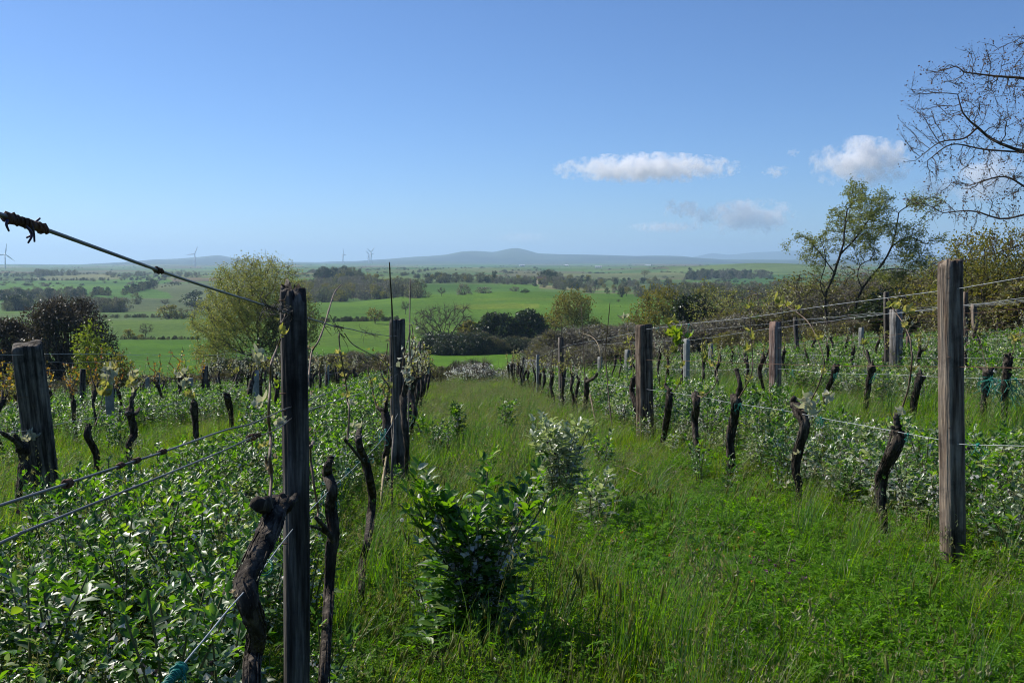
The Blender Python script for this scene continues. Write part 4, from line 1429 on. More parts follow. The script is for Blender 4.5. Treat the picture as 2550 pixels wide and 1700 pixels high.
def post(row, pxt, top, pxb, base, w, kind, label, desc=None, d=None, rz=0.0, square=None, cat='post', seed=None, jag=None):
    """A post on a row: its top seen at (pxt, top), its foot at pxb."""
    u = ROW[row]
    q = on_row(u, pxb, base)
    v = q.y
    z = tz(u, v)
    t = on_row(u, pxt, top)
    H = t.z - z
    seed = seed if seed is not None else int(pxt * 7 + top)
    sq = {'round': 0.02, 'sleeper': .5, 'concrete': .8, 'stake': .3}[kind.split(':')[0]] if square is None else square
    mat = M[{'concrete': 'concrete', 'round': 'post_grey', 'sleeper': 'post_brown', 'stake': 'post_grey'}[kind.split(':')[0]] if ':' not in kind else kind.split(':')[1]]
    con = kind.startswith('concrete')
    small = abs(v) > 16
    me = post_mesh('concrete_post' if con else 'wooden_post', H, w, d or w, mat, seed, sq, 0 if con else (4 if small else 14), .09, jag or (.003 if con else .008), n=24 if small else 56, rings=10 if small else 40, lean=(0, 0))
    o = link('concrete_post' if con else 'wooden_post', me, None, (u, v, z))
    ln = Vector((0, t.y - v, H))
    o.rotation_euler = (-math.atan2(ln.y, H), 0, 0)
    if rz:
        o.rotation_euler = (Matrix.Rotation(-math.atan2(ln.y, H), 3, 'X') @ Matrix.Rotation(rz, 3, 'Z')).to_euler()
    tag(o, label, cat, 'trellis posts of the vineyard')
    POSTS.setdefault(row, []).append((v, desc))
    return o


P1 = post('L1', 727, 712, 735, 1640, .076, 'round', 'tall round weathered grey post with a cracked ragged top, beside the fat vine', 'tall round grey post', seed=12, jag=.013)
P2 = post('L1', 990, 794, 993, 1200, .165, 'sleeper:post_grey', 'grey brown squared post with two long thin canes beside it', 'squared post with canes', d=.12, rz=.2)
post('L1', 1044, 845, 1045, 1090, .09, 'round', 'thin dark round post next beyond the squared post with canes', 'thin dark post')
post('L1', 1067, 879, 1068, 1040, .10, 'concrete', 'pale concrete post in the aisle row, nearer of two side by side', 'near aisle concrete post')
post('L1', 1079, 894, 1079, 1010, .10, 'concrete', 'pale concrete post in the aisle row, farther of two side by side', 'far aisle concrete post')
post('L2', 68, 847, 118, 1280, .235, 'sleeper:post_grey', 'thick dark leaning post at the left with a notched flat top', 'thick leaning left post', d=.2, rz=.3, seed=77)
post('L2', 638, 921, 639, 1070, .10, 'concrete', 'grey concrete post just left of the tall round post', 'concrete post by the round post')
post('L2', 815, 908, 815, 1004, .13, 'concrete', 'greenish concrete post standing above the bean strip right of the tall round post', 'greenish concrete post')
post('L2', 887, 927, 888, 985, .12, 'stake', 'short grey stake left of the squared post with canes', 'short grey stake')
post('L2', 927, 922, 928, 980, .13, 'round', 'dark round post left of the squared post with canes', 'dark post left of the squared post')
post('L2', 947, 943, 948, 975, .14, 'stake', 'low grey stake close to the squared post with canes', 'low grey stake')
post('L3', 269, 914, 276, 1090, .13, 'concrete', 'tall grey concrete post beside two vines on the left', 'tall left concrete post')
post('L3', 510, 910, 511, 1030, .17, 'round', 'dark weathered wooden post before the bright near field', 'dark post before the bright field')
post('L3', 626, 943, 627, 1000, .11, 'concrete', 'small grey concrete post left of the tall round post, partly covered', 'small concrete post')
post('L3', 795, 941, 796, 990, .12, 'concrete', 'low grey concrete post left of the greenish concrete post', 'low concrete post')
post('L4', 206, 918, 206, 1030, .14, 'round', 'dark slender post in front of the yellow green tree', 'dark slender post')
post('L4', 390, 927, 391, 1003, .16, 'concrete', 'grey concrete post with a flat top below the near field', 'flat topped concrete post')
post('L4', 474, 941, 475, 990, .19, 'concrete', 'stubby wide concrete post left of the dark weathered wooden post', 'stubby concrete post')
post('L4', 545, 939, 545, 985, .12, 'concrete', 'thin pale post right of the dark weathered wooden post', 'thin pale post')
post('L4', 283, 962, 284, 1010, .15, 'concrete', 'short concrete post right of the tall left concrete post', 'short concrete post')
post('L5', 367, 939, 368, 985, .14, 'concrete', 'dim concrete post against the dark brambles', 'dim concrete post')
post('L5', 577, 949, 577, 985, .14, 'stake', 'thin dark stake at the foot of the tall pale tree', 'thin dark stake')
post('R1', 2369, 645, 2370, 1465, .142, 'round:post_brown', 'thick cracked brown round post standing tall at the right', 'thick right post', seed=33)
post('R1', 1604, 806, 1606, 1130, .225, 'sleeper:post_brown', 'squared post with a split rusty red left edge', 'split squared post', d=.18, rz=.35, seed=34)
post('R1', 1396, 838, 1399, 1015, .135, 'round', 'dark round post between thin canes, right of the aisle', 'dark aisle post')
post('R1', 1340, 882, 1340, 985, .10, 'concrete', 'pale concrete post left of the dark round aisle post', 'pale concrete post')
post('R1', 1303, 885, 1303, 960, .09, 'round', 'thin black stake wound with leaves, right of the white blossom', 'thin black stake')
post('R1', 1267, 909, 1267, 960, .11, 'concrete', 'pale concrete post beside the white flowering blackthorn', 'concrete post by the blossom')
post('R1', 1251, 927, 1251, 960, .09, 'concrete', 'smaller grey post just left of the concrete post by the blossom', 'small grey post')
post('R1', 1227, 940, 1227, 965, .16, 'round', 'dark stump of a post under the white blossom', 'dark stump')
post('R2', 1931, 800, 1931, 1005, .20, 'sleeper:post_red', 'square reddish brown sawn post lit on its left face', 'reddish square post', d=.15, rz=.62, seed=35, square=1.0)
post('R2', 1710, 843, 1709, 950, .12, 'concrete', 'pale concrete post, nearest of the three between the two brown posts', 'near right concrete post', rz=.6)
post('R2', 1563, 870, 1562, 945, .15, 'concrete', 'concrete post just left of the split squared post', 'concrete post by the split post', rz=.6)
post('R2', 1494, 888, 1494, 945, .14, 'concrete', 'pale concrete post with a bent cane resting on its top', 'concrete post with bent cane', rz=.6)
post('R2', 1427, 905, 1427, 945, .09, 'stake', 'thin stake right of the dark round aisle post', 'thin stake')
post('R3', 2231, 769, 2231, 985, .26, 'sleeper:post_pale', 'grey sawn railway sleeper post with dark bolt holes', 'sleeper post', d=.17, rz=.7, seed=36, square=1.0)
post('R3', 1770, 855, 1770, 935, .12, 'concrete', 'pale narrow concrete post left of the reddish square post', 'narrow concrete post', rz=.6)
post('R3', 1659, 880, 1659, 935, .08, 'stake:post_brown', 'thin light brown stake right of the split squared post', 'thin brown stake')
post('R3', 2207, 725, 2210, 960, .11, 'round', 'grey round post right behind the sleeper post', 'round post behind the sleeper')
post('R4', 1812, 863, 1812, 925, .12, 'concrete', 'small pale concrete post nearest the reddish square post on its left', 'small concrete post', rz=.6)
post('R4', 1980, 787, 1986, 905, .15, 'round', 'leaning grey round post right of the reddish square post', 'leaning round post')
post('R4', 2404, 726, 2405, 888, .12, 'round:post_brown', 'brown round post just behind the thick right post', 'brown post behind the thick right post')
post('R4', 2145, 815, 2145, 893, .11, 'concrete', 'slim concrete stake between the willows and the sleeper post', 'slim concrete stake', rz=.6)
post('R4', 2262, 827, 2262, 890, .09, 'stake:post_red', 'thin rusty stake just right of the sleeper post', 'thin rusty stake')
post('R5', 2424, 755, 2432, 856, .14, 'stake:post_brown', 'short orange edged stake leaning left at the far right', 'short leaning stake')
post('R5', 2049, 863, 2049, 893, .09, 'stake:post_red', 'short reddish stake right of the leaning round post', 'short reddish stake')
post('R5', 1963, 880, 1963, 905, .12, 'stake', 'stubby stake left of the leaning round post', 'stubby stake')
post('R5', 2134, 850, 2134, 890, .1, 'stake:post_brown', 'short brown stake left of the slim concrete stake', 'short brown stake')

# wire staples hammered into the nearest posts
for po, hs in ((P1, (1.57, 1.30, 1.25, .86)), (P2, (1.5, 1.1, .8)), ([o for o in COL.objects if o.get('label', '').startswith('thick cracked')][0], (1.82, 1.35, .93)), ([o for o in COL.objects if o.get('label', '').startswith('squared post with a split')][0], (1.7, 1.4, .9))):
    w_ = po.dimensions.x / 2
    for h_ in hs:
        a_ = -2.2
        c_ = np.array((math.cos(a_), math.sin(a_), 0)) * w_
        t_ = np.array((-math.sin(a_), math.cos(a_), 0)) * .008
        V, F_ = tube(spline([c_ * .9 - t_ + (0, 0, h_), c_ * 1.1 - t_ * .8 + (0, 0, h_), c_ * 1.1 + t_ * .8 + (0, 0, h_), c_ * .9 + t_ + (0, 0, h_)], 9), .0017, 5)
        link('staple', mesh_of('staple', V, F_, M['wire_rust']), po)

# bolt holes of the sleeper
sl = [o for o in COL.objects if o.get('label', '').startswith('grey sawn railway')][0]
for k, (x_, z_) in enumerate(((-.03, 1.28), (.03, 1.25), (-.03, 1.1), (.0, .86), (.03, .80), (-.03, .78))):
    V, F_ = tube([(x_, -.082, z_), (x_, -.089, z_)], [.012, .013], 8)
    link('bolt_hole', mesh_of('bolt_hole', V, F_, M['bark_dark'], smooth=False), sl)


# ------------------------------------------------------------------ wires
def wire(row, pts, rad, mat, label, ext=(0, 0), heights=None, cat='wire', n=None, wob=.0):
    u = ROW[row]
    if heights is None:
        P = [np.array(on_row(u, *q)) for q in pts]
    else:
        P = [np.array((u, v, tz(u, v) + h)) for v, h in heights]
    P = sorted(P, key=lambda q: q[1])
    if ext[0]:
        d = P[0] - P[1]
        P.insert(0, P[0] + d / np.linalg.norm(d) * ext[0])
    if ext[1]:
        v1 = ext[1]
        h = P[-1][2] - tz(u, P[-1][1])
        v = P[-1][1]
        while v < v1:
            v += 5
            P.append(np.array((u, v, tz(u, v) + h)))
    P = np.array(P)
    g = np.random.default_rng(abs(hash(label)) % 1000 if False else len(label) * 13)
    Q = spline(P, n or max(24, len(P) * 8))
    if wob:
        Q[:, 2] += wob * sines(Q[:, 1] * 3, Q[:, 1] * 0, len(label), 5)
    V, F_ = tube(Q, rad, 7)
    o = link('trellis_wire', mesh_of('trellis_wire', V, F_, mat))
    tag(o, label, cat, 'trellis wires')
    return o, Q


def coil(P, turns, rad, r, g, k=5):
    """A helix wrapped round the polyline P."""
    n = turns * 9
    Q = spline(P, n)
    T, N, B = frames(Q)
    a = np.linspace(0, turns * 2 * math.pi, n) + g.normal(0, .15, n)
    rr = rad * g.uniform(.8, 1.25, n)
    return tube(Q + (np.cos(a) * rr)[:, None] * N + (np.sin(a) * rr)[:, None] * B, r, k)


def curl(p, size, g, r, n=14, droop=.5):
    """A dry tendril curling from p."""
    q = [np.asarray(p, float)]
    d = unit(g.normal(size=3))
    for i in range(n):
        d = unit(d + g.normal(0, .55, 3) + (0, 0, -droop * .3))
        q.append(q[-1] + d * size / n)
    return tube(spline(q, n * 2), np.linspace(r, r * .5, n * 2), 4)


gw = np.random.default_rng(55)
U1 = ROW['L1']
top_px = [(0, 534), (120, 574), (394, 673), (520, 716), (648, 757), (690, 770), (715, 780), (764, 791), (805, 804), (835, 813), (876, 820), (911, 828), (970, 837), (995, 839)]
w1, Qw1 = wire('L1', top_px, .0024, M['wire'], 'top wire slanting across the sky to the tall round post', ext=(1.2, 44), n=160)
G = Geo()
seg = [np.array(on_row(U1, *q)) for q in ((14, 540), (60, 554), (112, 572))]
V, F_ = coil(seg, 22, .0036, .0016, gw)
G.add(V, F_)
V, F_ = coil(seg, 9, .0050, .0011, gw)
G.add(V, F_)
V, F_ = tube(spline(seg, 12), np.array([.003, .004, .0044, .0038, .0045, .0038, .0046, .0042, .0048, .0044, .004, .003]), 8)
G.add(V, F_)
link('wire_wrap', G.mesh('wire_wrap', [M['wire_rust']]), w1)
for path in ([(18, 548), (16, 560), (22, 575)], [(62, 560), (80, 582), (66, 592)], [(78, 560), (84, 580), (86, 602)], [(75, 575), (79, 588), (70, 605)], [(85, 556), (100, 543)]):
    P = spline([np.array(on_row(U1 + gw.uniform(-.004, .004), *q)) for q in path], 8)
    V, F_ = tube(P, np.linspace(.0016, .0010, 8), 6)
    link('wire_end', mesh_of('wire_end', V, F_, M['twine_blue']), w1)
V, F_ = coil([np.array(on_row(U1, 388, 671)), np.array(on_row(U1, 401, 676))], 4, .0034, .0018, gw)
link('wire_wrap', mesh_of('wire_wrap', V, F_, M['wire_rust']), w1)
for (x0, y0), (x1, y1), cnt in (((655, 758), (688, 770), 14), ((690, 772), (765, 792), 22), ((830, 811), (855, 817), 12), ((908, 828), (936, 836), 18), ((985, 836), (1008, 842), 8)):
    G = Geo()
    for _ in range(cnt):
        t = gw.uniform()
        V, F_ = curl(on_row(U1, x0 + (x1 - x0) * t, y0 + (y1 - y0) * t), gw.uniform(.04, .11), gw, .0011, droop=.2)
        G.add(V, F_)
    V, F_ = coil([np.array(on_row(U1, x0, y0)), np.array(on_row(U1, x1, y1))], 8, .0035, .0014, gw)
    G.add(V, F_)
    link('dry_tendrils', G.mesh('dry_tendrils', [M['cane_grey']]), w1)
for path in ([(768, 793), (775, 808), (790, 819)], [(645, 797), (652, 780), (660, 772)], [(803, 806), (812, 818), (826, 836)], [(808, 812), (822, 816), (824, 822)], [(821, 783), (829, 797), (838, 810)], [(838, 814), (850, 835), (864, 858), (868, 874)]):
    P = spline([np.array(on_row(U1 + gw.uniform(-.01, .01), *q)) for q in path], 8)
    V, F_ = tube(P, np.linspace(.0015, .0008, 8), 5)
    link('dry_tendril', mesh_of('dry_tendril', V, F_, M['cane_grey']), w1)
w2, _ = wire('L1', [(0, 1258), (169, 1203), (338, 1147), (400, 1127), (560, 1071), (618, 1057), (665, 1038), (715, 1016), (764, 998), (937, 931)], .0017, M['wire'], 'upper of the two dark wires rising from the left border to the tall round post', ext=(.8, 44))
w3, _ = wire('L1', [(0, 1352), (74, 1318), (400, 1186), (560, 1120), (627, 1089), (672, 1076), (703, 1059), (754, 1027), (850, 994), (942, 961), (1000, 925)], .0017, M['wire'], 'lower of the two dark wires rising from the left border to the tall round post', ext=(.8, 44))
for wo, spots in ((w2, ((169, 1203, .004), (340, 1146, .003), (300, 1159, .0028), (404, 1125, .003))), (w3, ((627, 1089, .0065), (640, 1084, .004)))):
    for x_, y_, r_ in spots:
        V, F_ = coil([np.array(on_row(U1, x_ - 6, y_ + 2.2)), np.array(on_row(U1, x_ + 6, y_ - 2.2))], 4, r_, .0015, gw)
        link('wire_knot', mesh_of('wire_knot', V, F_, M['wire_rust']), wo)
V, F_ = tube(spline([np.array(on_row(U1, *q)) for q in ((625, 1092), (629, 1105), (626, 1122))], 6), .0011, 5)
link('wire_end', mesh_of('wire_end', V, F_, M['wire_rust']), w3)
w4, _ = wire('L1', [(424, 1694), (476, 1629), (517, 1580), (571, 1514), (640, 1435), (700, 1354), (751, 1292), (823, 1218), (891, 1155), (959, 1083)], .0016, M['wire_pale'], 'pale bottom wire climbing from the green knot past the fat vine', ext=(.5, 44))


def tie(wo, u, px, py, size, g, strands=5, mat='twine', loop=None, knot=.008):
    """Green twine knotted on a wire, loose ends hanging."""
    p = np.array(on_row(u, px, py))
    G = Geo()
    V, F_ = coil([p + (0, -knot, knot * .2), p + (0, knot, -knot * .2)], 4, knot * .6, size * .035 + .0007, g)
    G.add(V, F_)
    for _ in range(strands):
        e = p + np.array((g.normal(0, .25), g.normal(0, .35), -g.uniform(.3, .9))) * size * .8
        m = (p + e) / 2 + g.normal(0, .18, 3) * size
        V, F_ = tube(spline([p, m, e], 8), .0010 + size * .006, 4)
        G.add(V, F_)
    if loop:
        c, rx = loop
        a = np.linspace(0, 2 * math.pi, 20)
        for dz in (0, .006):
            L = np.stack([c[0] + np.cos(a) * rx, c[1] + np.sin(a) * rx, c[2] + dz + .008 * np.sin(a * 2)], 1)
            V, F_ = tube(L, .0014, 5)
            G.add(V, F_)
    link('twine_tie', G.mesh('twine_tie', [M[mat]]), wo)


tie(w4, U1, 446, 1667, .05, gw, 4, knot=.016)
P = [np.array(on_row(U1, *q)) for q in ((446, 1667), (425, 1690), (408, 1715))]
V, F_ = coil(P, 9, .006, .0028, gw)
link('twine_tie', mesh_of('twine_tie', V, F_, M['twine']), w4)
tie(w4, U1, 823, 1218, .12, gw, 4, loop=(np.array(on_row(U1, 826, 1206)), .036))
tie(w4, U1, 891, 1150, .05, gw, 2, loop=(np.array(on_row(U1, 918, 1147)), .033))
tie(w4, U1, 745, 1299, .05, gw, 2)
tie(w4, U1, 612, 1462, .05, gw, 1, loop=(np.array(on_row(U1, 640, 1416)), .035))
for px_, py_, s_ in ((868, 1168, .06), (950, 1082, .16), (960, 1070, .2), (1000, 1045, .35), (1010, 1030, .35), (1030, 1010, .3)):
    tie(w4, U1, px_, py_, s_, gw, 6)

r1a, _ = wire('R1', [(2550, 689), (2433, 710), (2401, 716), (2337, 725), (2213, 742), (2050, 763), (1870, 789), (1626, 817), (1583, 827), (1500, 845), (1406, 863), (1312, 898)], .0018, M['wire_pale'], 'top wire of the right row running from the thick right post to the split post', ext=(3, 42), wob=.003)
r1b, _ = wire('R1', [(2550, 916), (2370, 913), (2050, 910), (1913, 906), (1626, 896), (1500, 897), (1312, 921)], .0022, M['wire_rust'], 'rusty middle wire of the right row crossing both brown posts', ext=(3, 42))
r1c, _ = wire('R1', [(2550, 1110), (2401, 1106), (2338, 1094), (2204, 1069), (2050, 1041), (1942, 1020), (1816, 1002), (1747, 988), (1626, 971), (1500, 956)], .0020, M['wire_pale'], 'pale bottom wire of the right row tying the vine heads', ext=(3, 42))
UR = ROW['R1']
for px_, py_, s_, k_ in ((2262, 1081, .09, 8), (2436, 1107, .16, 4), (2045, 1040, .14, 16), (1950, 1021, .08, 6), (1845, 1006, .16, 14), (1735, 986, .07, 5), (1660, 975, .08, 6), (1560, 963, .07, 5)):
    tie(r1c, UR, px_, py_, s_, gw, k_)
for px_, py_, s_ in ((1716, 808, .22), (1640, 816, .12)):
    tie(r1a, UR, px_, py_, s_, gw, 3)
for px_, py_ in ((2240, 738), (2130, 752), (1868, 789), (1990, 770), (1815, 796), (2542, 692)):
    G = Geo()
    for _ in range(5):
        V, F_ = curl(on_row(UR, px_ + gw.uniform(-8, 8), py_), gw.uniform(.05, .12), gw, .0012)
        G.add(V, F_)
    link('dry_tendrils', G.mesh('dry_tendrils', [M['cane_grey']]), r1a)
r2a, _ = wire('R2', [(2550, 743), (2398, 759), (2338, 767), (2050, 801), (1913, 819), (1720, 846)], .0022, M['wire_pale'], 'top wire of the second right row, sloping to the reddish square post', ext=(3, 36), wob=.006)
r2b, _ = wire('R2', [(2550, 835), (2338, 822), (2050, 855), (1720, 885)], .0022, M['wire_rust'], 'rusty middle wire of the second right row', ext=(3, 36))
r2c, _ = wire('R2', [(2550, 944), (2338, 938), (2213, 932), (2050, 928), (1913, 917), (1720, 922)], .0022, M['wire_pale'], 'pale bottom wire of the second right row with green twine', ext=(3, 36))
for px_, s_, k_ in ((2500, .45, 26), (2470, .3, 18), (2455, .3, 12), (2085, .2, 10), (2180, .2, 10), (2270, .2, 8), (1975, .2, 8), (2530, .3, 10)):
    tie(r2c, ROW['R2'], px_, np.interp(px_, [1913, 2050, 2213, 2338, 2550], [917, 928, 932, 938, 944]), s_, gw, k_)
for row, v0, v1, hs in (('R3', 8, 34, (1.62, 1.5, 1.1, .72)), ('R4', 10, 34, (1.5, 1.3, .95, .7)), ('R5', 12, 34, (1.45, 1.1, .7)), ('L2', 4, 42, (1.45, 1.1, .82)), ('L3', 10, 42, (1.45, 1.1, .8)), ('L4', 14, 42, (1.4, 1.05, .8)), ('L5', 18, 42, (1.3, .95))):
    for k, h in enumerate(hs):
        side = {'R3': 'third right row, at the sleeper post', 'R4': 'fourth right row, at the leaning round post', 'R5': 'farthest right row, below the brushwood', 'L2': 'row of the thick leaning left post', 'L3': 'row of the tall left concrete post', 'L4': 'row of the dark slender post', 'L5': 'farthest left row, by the brambles'}[row]
        pos = {4: ('top', 'second', 'third', 'bottom'), 3: ('top', 'middle', 'bottom'), 2: ('top', 'lower')}[len(hs)][k]
        wire(row, None, .002 if row[0] == 'R' else .0018, M['wire_pale'] if k == len(hs) - 1 or k == 0 else M['wire_rust'], '%s wire of the %s' % (pos, side), heights=[(v, h) for v in np.linspace(v0, v1, 9)], wob=.01)


# ------------------------------------------------------------------ vines
def vine_leaf_mesh(seed, mat):
    """A young cupped vine leaf, unit size, base at the origin, lobed and toothed."""
    g = np.random.default_rng(seed)
    k = 15
    a = np.linspace(-2.5, 2.5, k)
    r = 0.5 + .16 * np.cos(a * 3.0) + .07 * np.cos(a * 13) + g.normal(0, .02, k)
    X, Y = np.sin(a) * r, .42 + np.cos(a) * r
    Z = 1.5 * (X ** 2) + .5 * (Y - .2) ** 2 + .07 * np.cos(a * 5)
    X = X * .72
    mid = np.stack([X * .5, .15 + Y * .5, Z * .2], 1)
    V = np.concatenate([[[0, 0, 0]], mid, np.stack([X, Y, Z], 1)])
    T, Q = [], []
    for i in range(k - 1):
        T.append((0, 1 + i, 2 + i))
        Q.append((1 + i, 1 + k + i, 2 + k + i, 2 + i))
    return mesh_of('leaf', V, [np.array(T), np.array(Q)], mat)


VLEAF = {k: [vine_leaf_mesh(700 + j, M[m]) for j in range(3)] for k, m in (('y', 'vine_leaf'), ('g', 'vine_leaf_green'), ('w', 'vine_leaf_white'), ('b', 'bud'))}


def bud_leaf(parent, p, size, kind, d=None, g=None, name='leaf'):
    o = link(name, VLEAF[kind][g.integers(3)], parent)
    d = Vector(d if d is not None else g.normal(size=3))
    o.rotation_euler = (d.to_track_quat('Y', 'Z').to_matrix() @ Matrix.Rotation(g.uniform(-1, 1), 3, 'Y')).to_euler()
    o.location = p
    o.scale = (size * .8, size * .8, size * .8)
    return o


def gnarl(n, k, g, amp=.16):
    """Bark bumps for a trunk with n rings of k points."""
    i, j = np.meshgrid(np.arange(n), np.arange(k) * 2 * math.pi / k, indexing='ij')
    s = int(g.integers(9999))
    b = 1 + amp * .6 * sines(i * .35, j * 1.0, s, 5) + amp * .5 * np.cos(j * 5 + .25 * i + s) * sines(i * .2, j * .5, s + 1, 3) * .6 + g.normal(0, amp * .22, (n, k))
    i2 = np.floor(i / 2.0)
    b += amp * .7 * np.sin(j * 7 + i2 * 2.1 + s) * np.sin(i2 * 1.3 + j * 3)        # flaking strips of bark
    return np.clip(b, .45, 1.8)


def vine_trunk(G, P, R, g, k=22, n=70, amp=.2):
    Q = spline(P, n)
    r = np.interp(np.linspace(0, 1, n), np.linspace(0, 1, len(R)), R)
    V, F_ = tube(Q, r, k, gnarl(n, k, g, amp))
    G.add(V, F_)
    if k > 12:                                           # stringy bark lifting off the wood
        T, N, B = frames(Q)
        for _ in range(110):
            a, t0 = g.uniform(0, 6.28), g.uniform(0, .9)
            t1 = min(1, t0 + g.uniform(.05, .2))
            ii = np.linspace(t0 * (n - 1), t1 * (n - 1), 7)
            i0 = ii.astype(int)
            aa = a + np.cumsum(g.normal(0, .09, 7))
            lift = r[i0] * (1.08 + g.uniform(0, .22) * np.linspace(0, 1, 7) ** 2 * g.choice([0, 1]) + g.normal(0, .03, 7))
            P_ = Q[i0] + lift[:, None] * (np.cos(aa)[:, None] * N[i0] + np.sin(aa)[:, None] * B[i0])
            V, F_ = tube(P_, r.mean() * g.uniform(.04, .12), 4)
            G.add(V, F_)
    return Q


def named_vine(row, body, widths, label, arms=(), shoots=(), leaves=(), seed=1, below=0.0, knob=1.0, amp=.22):
    """A vine drawn from survey points on the plane of its row (base first). Widths in metres (diameters)."""
    u = ROW[row]
    g = np.random.default_rng(seed)
    P = [np.array(on_row(u + g.normal(0, .012), *q)) for q in body]
    widths = list(np.array(widths) * .70)
    v = P[0][1]
    zb = tz(u, v)
    if P[0][2] > zb - .05:
        P.insert(0, np.array((P[0][0] + g.normal(0, .02), v + g.normal(0, .02), zb - .08)))
        widths = [widths[0]] + list(widths)
    base = Vector((P[0][0], P[0][1], zb))
    root = empty('grapevine', base, label, 'grapevine', 'old grapevines')
    b = np.array(base)
    G = Geo()
    vine_trunk(G, np.array(P) - b, np.array(widths) / 2, g, amp=amp)
    hd = P[-1] - b
    w = widths[-1] / 2
    for _ in range(5):                                   # knuckles of old pruning wounds on the head
        d = unit(g.normal(size=3) + (0, 0, .2))
        V, F_ = tube(spline([hd - (0, 0, w * .7), hd + d * w * .5, hd + d * w * g.uniform(.8, 1.6) * knob], 6), np.array([1, .9, .7, .6, .5, .35]) * w * .7, 9, gnarl(6, 9, g, .4))
        G.add(V, F_)
    for path, w0, w1 in arms:
        A = [np.array(on_row(u + g.normal(0, .01), *q)) - b for q in path]
        Q = spline(A, 14)
        V, F_ = tube(Q, np.linspace(w0 / 2, w1 / 2, 14) * .85, 10, gnarl(14, 10, g, .35))
        G.add(V, F_)
    link('trunk', G.mesh('trunk', [M['bark_dark']]), root)
    made = []
    for path, w0, w1 in shoots:
        A = [np.array(on_row(u + g.normal(0, .008), *q)) - b for q in path]
        n_ = len(A) * 5
        Q = spline(A, n_)
        r = np.linspace(w0 / 2, w1 / 2, n_) * (1.0 if row == 'L1' else .8)
        r[::7] *= 1.45                                   # nodes
        V, F_ = tube(Q, r, 7)
        s = link('shoot', mesh_of('shoot', V, F_, M['shoot']), root)
        made.append(s)
    for si, px, py, size, kind, cnt in leaves:
        if row != 'L1':
            size, cnt = size * 1.35, cnt + 1
        p = np.array(on_row(u - .004, px, py)) - b
        for _ in range(cnt):
            d = unit(g.normal(size=3) * (1, 1, .6) + (0, 0, .7))
            bud_leaf(made[si] if made else root, p + g.normal(0, size * .22, 3), size * g.uniform(.7, 1.1), kind, d, g)
    return root


s23 = 2.35 / FPX
named_vine('L1', [(628, 1740), (632, 1633), (640, 1573), (620, 1505), (612, 1454), (634, 1394), (674, 1314), (688, 1256)], [.052, .052, .052, .06, .068, .066, .068, .075],
           'fat twisted dark vine trunk leaning on the tall round post', [([(678, 1275), (658, 1256), (640, 1252)], .058, .036), ([(684, 1290), (702, 1272), (725, 1250), (743, 1226)], .048, .02)],
           [([(672, 1245), (676, 1185), (672, 1134), (674, 1089), (669, 1040), (671, 998), (673, 945), (674, 911), (680, 890), (691, 864), (699, 843)], .009, .0045), ([(699, 805), (703, 800), (711, 778), (708, 753)], .004, .003), ([(674, 1180), (664, 1150), (662, 1138)], .008, .006)],
           [(0, 704, 831, .028, 'y', 5), (0, 650, 898, .034, 'w', 6), (0, 673, 896, .014, 'g', 2), (0, 686, 961, .022, 'g', 3), (0, 645, 1014, .036, 'w', 5), (0, 640, 1020, .02, 'y', 2), (0, 687, 1053, .032, 'w', 4), (0, 658, 1116, .022, 'y', 4), (0, 687, 1140, .018, 'b', 2), (0, 668, 1166, .018, 'b', 3), (1, 721, 762, .022, 'y', 4), (1, 727, 758, .018, 'g', 1), (1, 687, 802, .014, 'y', 2), (2, 735, 1222, .014, 'b', 2), (2, 746, 1222, .014, 'b', 2), (2, 570, 1480, .016, 'b', 3), (2, 583, 1492, .012, 'b', 2)], seed=101, amp=.3)
named_vine('L1', [(804, 1790), (807, 1697), (815, 1553), (819, 1473), (823, 1394), (831, 1322), (824, 1266), (827, 1215), (814, 1178), (818, 1150)], [.046, .048, .046, .048, .055, .062, .06, .05, .05, .036],
           'upright black vine with a green twine loop just right of the tall round post', [([(828, 1345), (808, 1312), (786, 1288)], .026, .014), ([(826, 1335), (800, 1318), (775, 1310)], .02, .012), ([(816, 1165), (822, 1150), (826, 1136)], .034, .022)],
           [([(790, 1290), (792, 1270), (783, 1212), (774, 1145), (772, 1112), (759, 1060), (757, 1030), (760, 994), (768, 945), (776, 878), (791, 853), (805, 819), (819, 772), (833, 729), (850, 709)], .0085, .0055), ([(774, 1112), (781, 1099)], .011, .009)],
           [(0, 770, 870, .026, 'b', 3), (0, 784, 909, .026, 'b', 2), (0, 762, 938, .026, 'b', 3), (0, 770, 975, .022, 'b', 2), (0, 821, 771, .012, 'b', 1), (0, 757, 1087, .022, 'b', 3), (0, 767, 1070, .018, 'b', 2), (0, 764, 985, .022, 'y', 1)], seed=102, amp=.28)
named_vine('L1', [(893, 1575), (895, 1545), (899, 1473), (903, 1394), (915, 1346), (923, 1290), (927, 1234), (919, 1187), (908, 1145), (895, 1112), (893, 1085)], [.045, .045, .045, .05, .055, .066, .066, .07, .066, .044, .036],
           'curved black vine bowing left, second right of the tall round post', [([(905, 1150), (880, 1120), (859, 1094)], .022, .014), ([(892, 1100), (893, 1075), (898, 1064)], .04, .03)],
           [([(861, 1096), (866, 1089), (870, 1022), (865, 1000), (864, 974), (856, 925), (850, 890), (846, 864), (845, 831), (858, 840)], .010, .005), ([(858, 830), (880, 858), (920, 880), (945, 892), (962, 905), (975, 930)], .004, .008)],
           [(0, 847, 879, .034, 'y', 3), (0, 853, 911, .038, 'y', 3), (0, 857, 937, .032, 'y', 3), (0, 861, 988, .036, 'y', 4), (0, 888, 1067, .05, 'w', 6), (0, 876, 1011, .04, 'w', 4), (1, 925, 872, .03, 'y', 2), (1, 948, 890, .03, 'b', 2), (0, 857, 955, .03, 'b', 2)], seed=103, amp=.25)
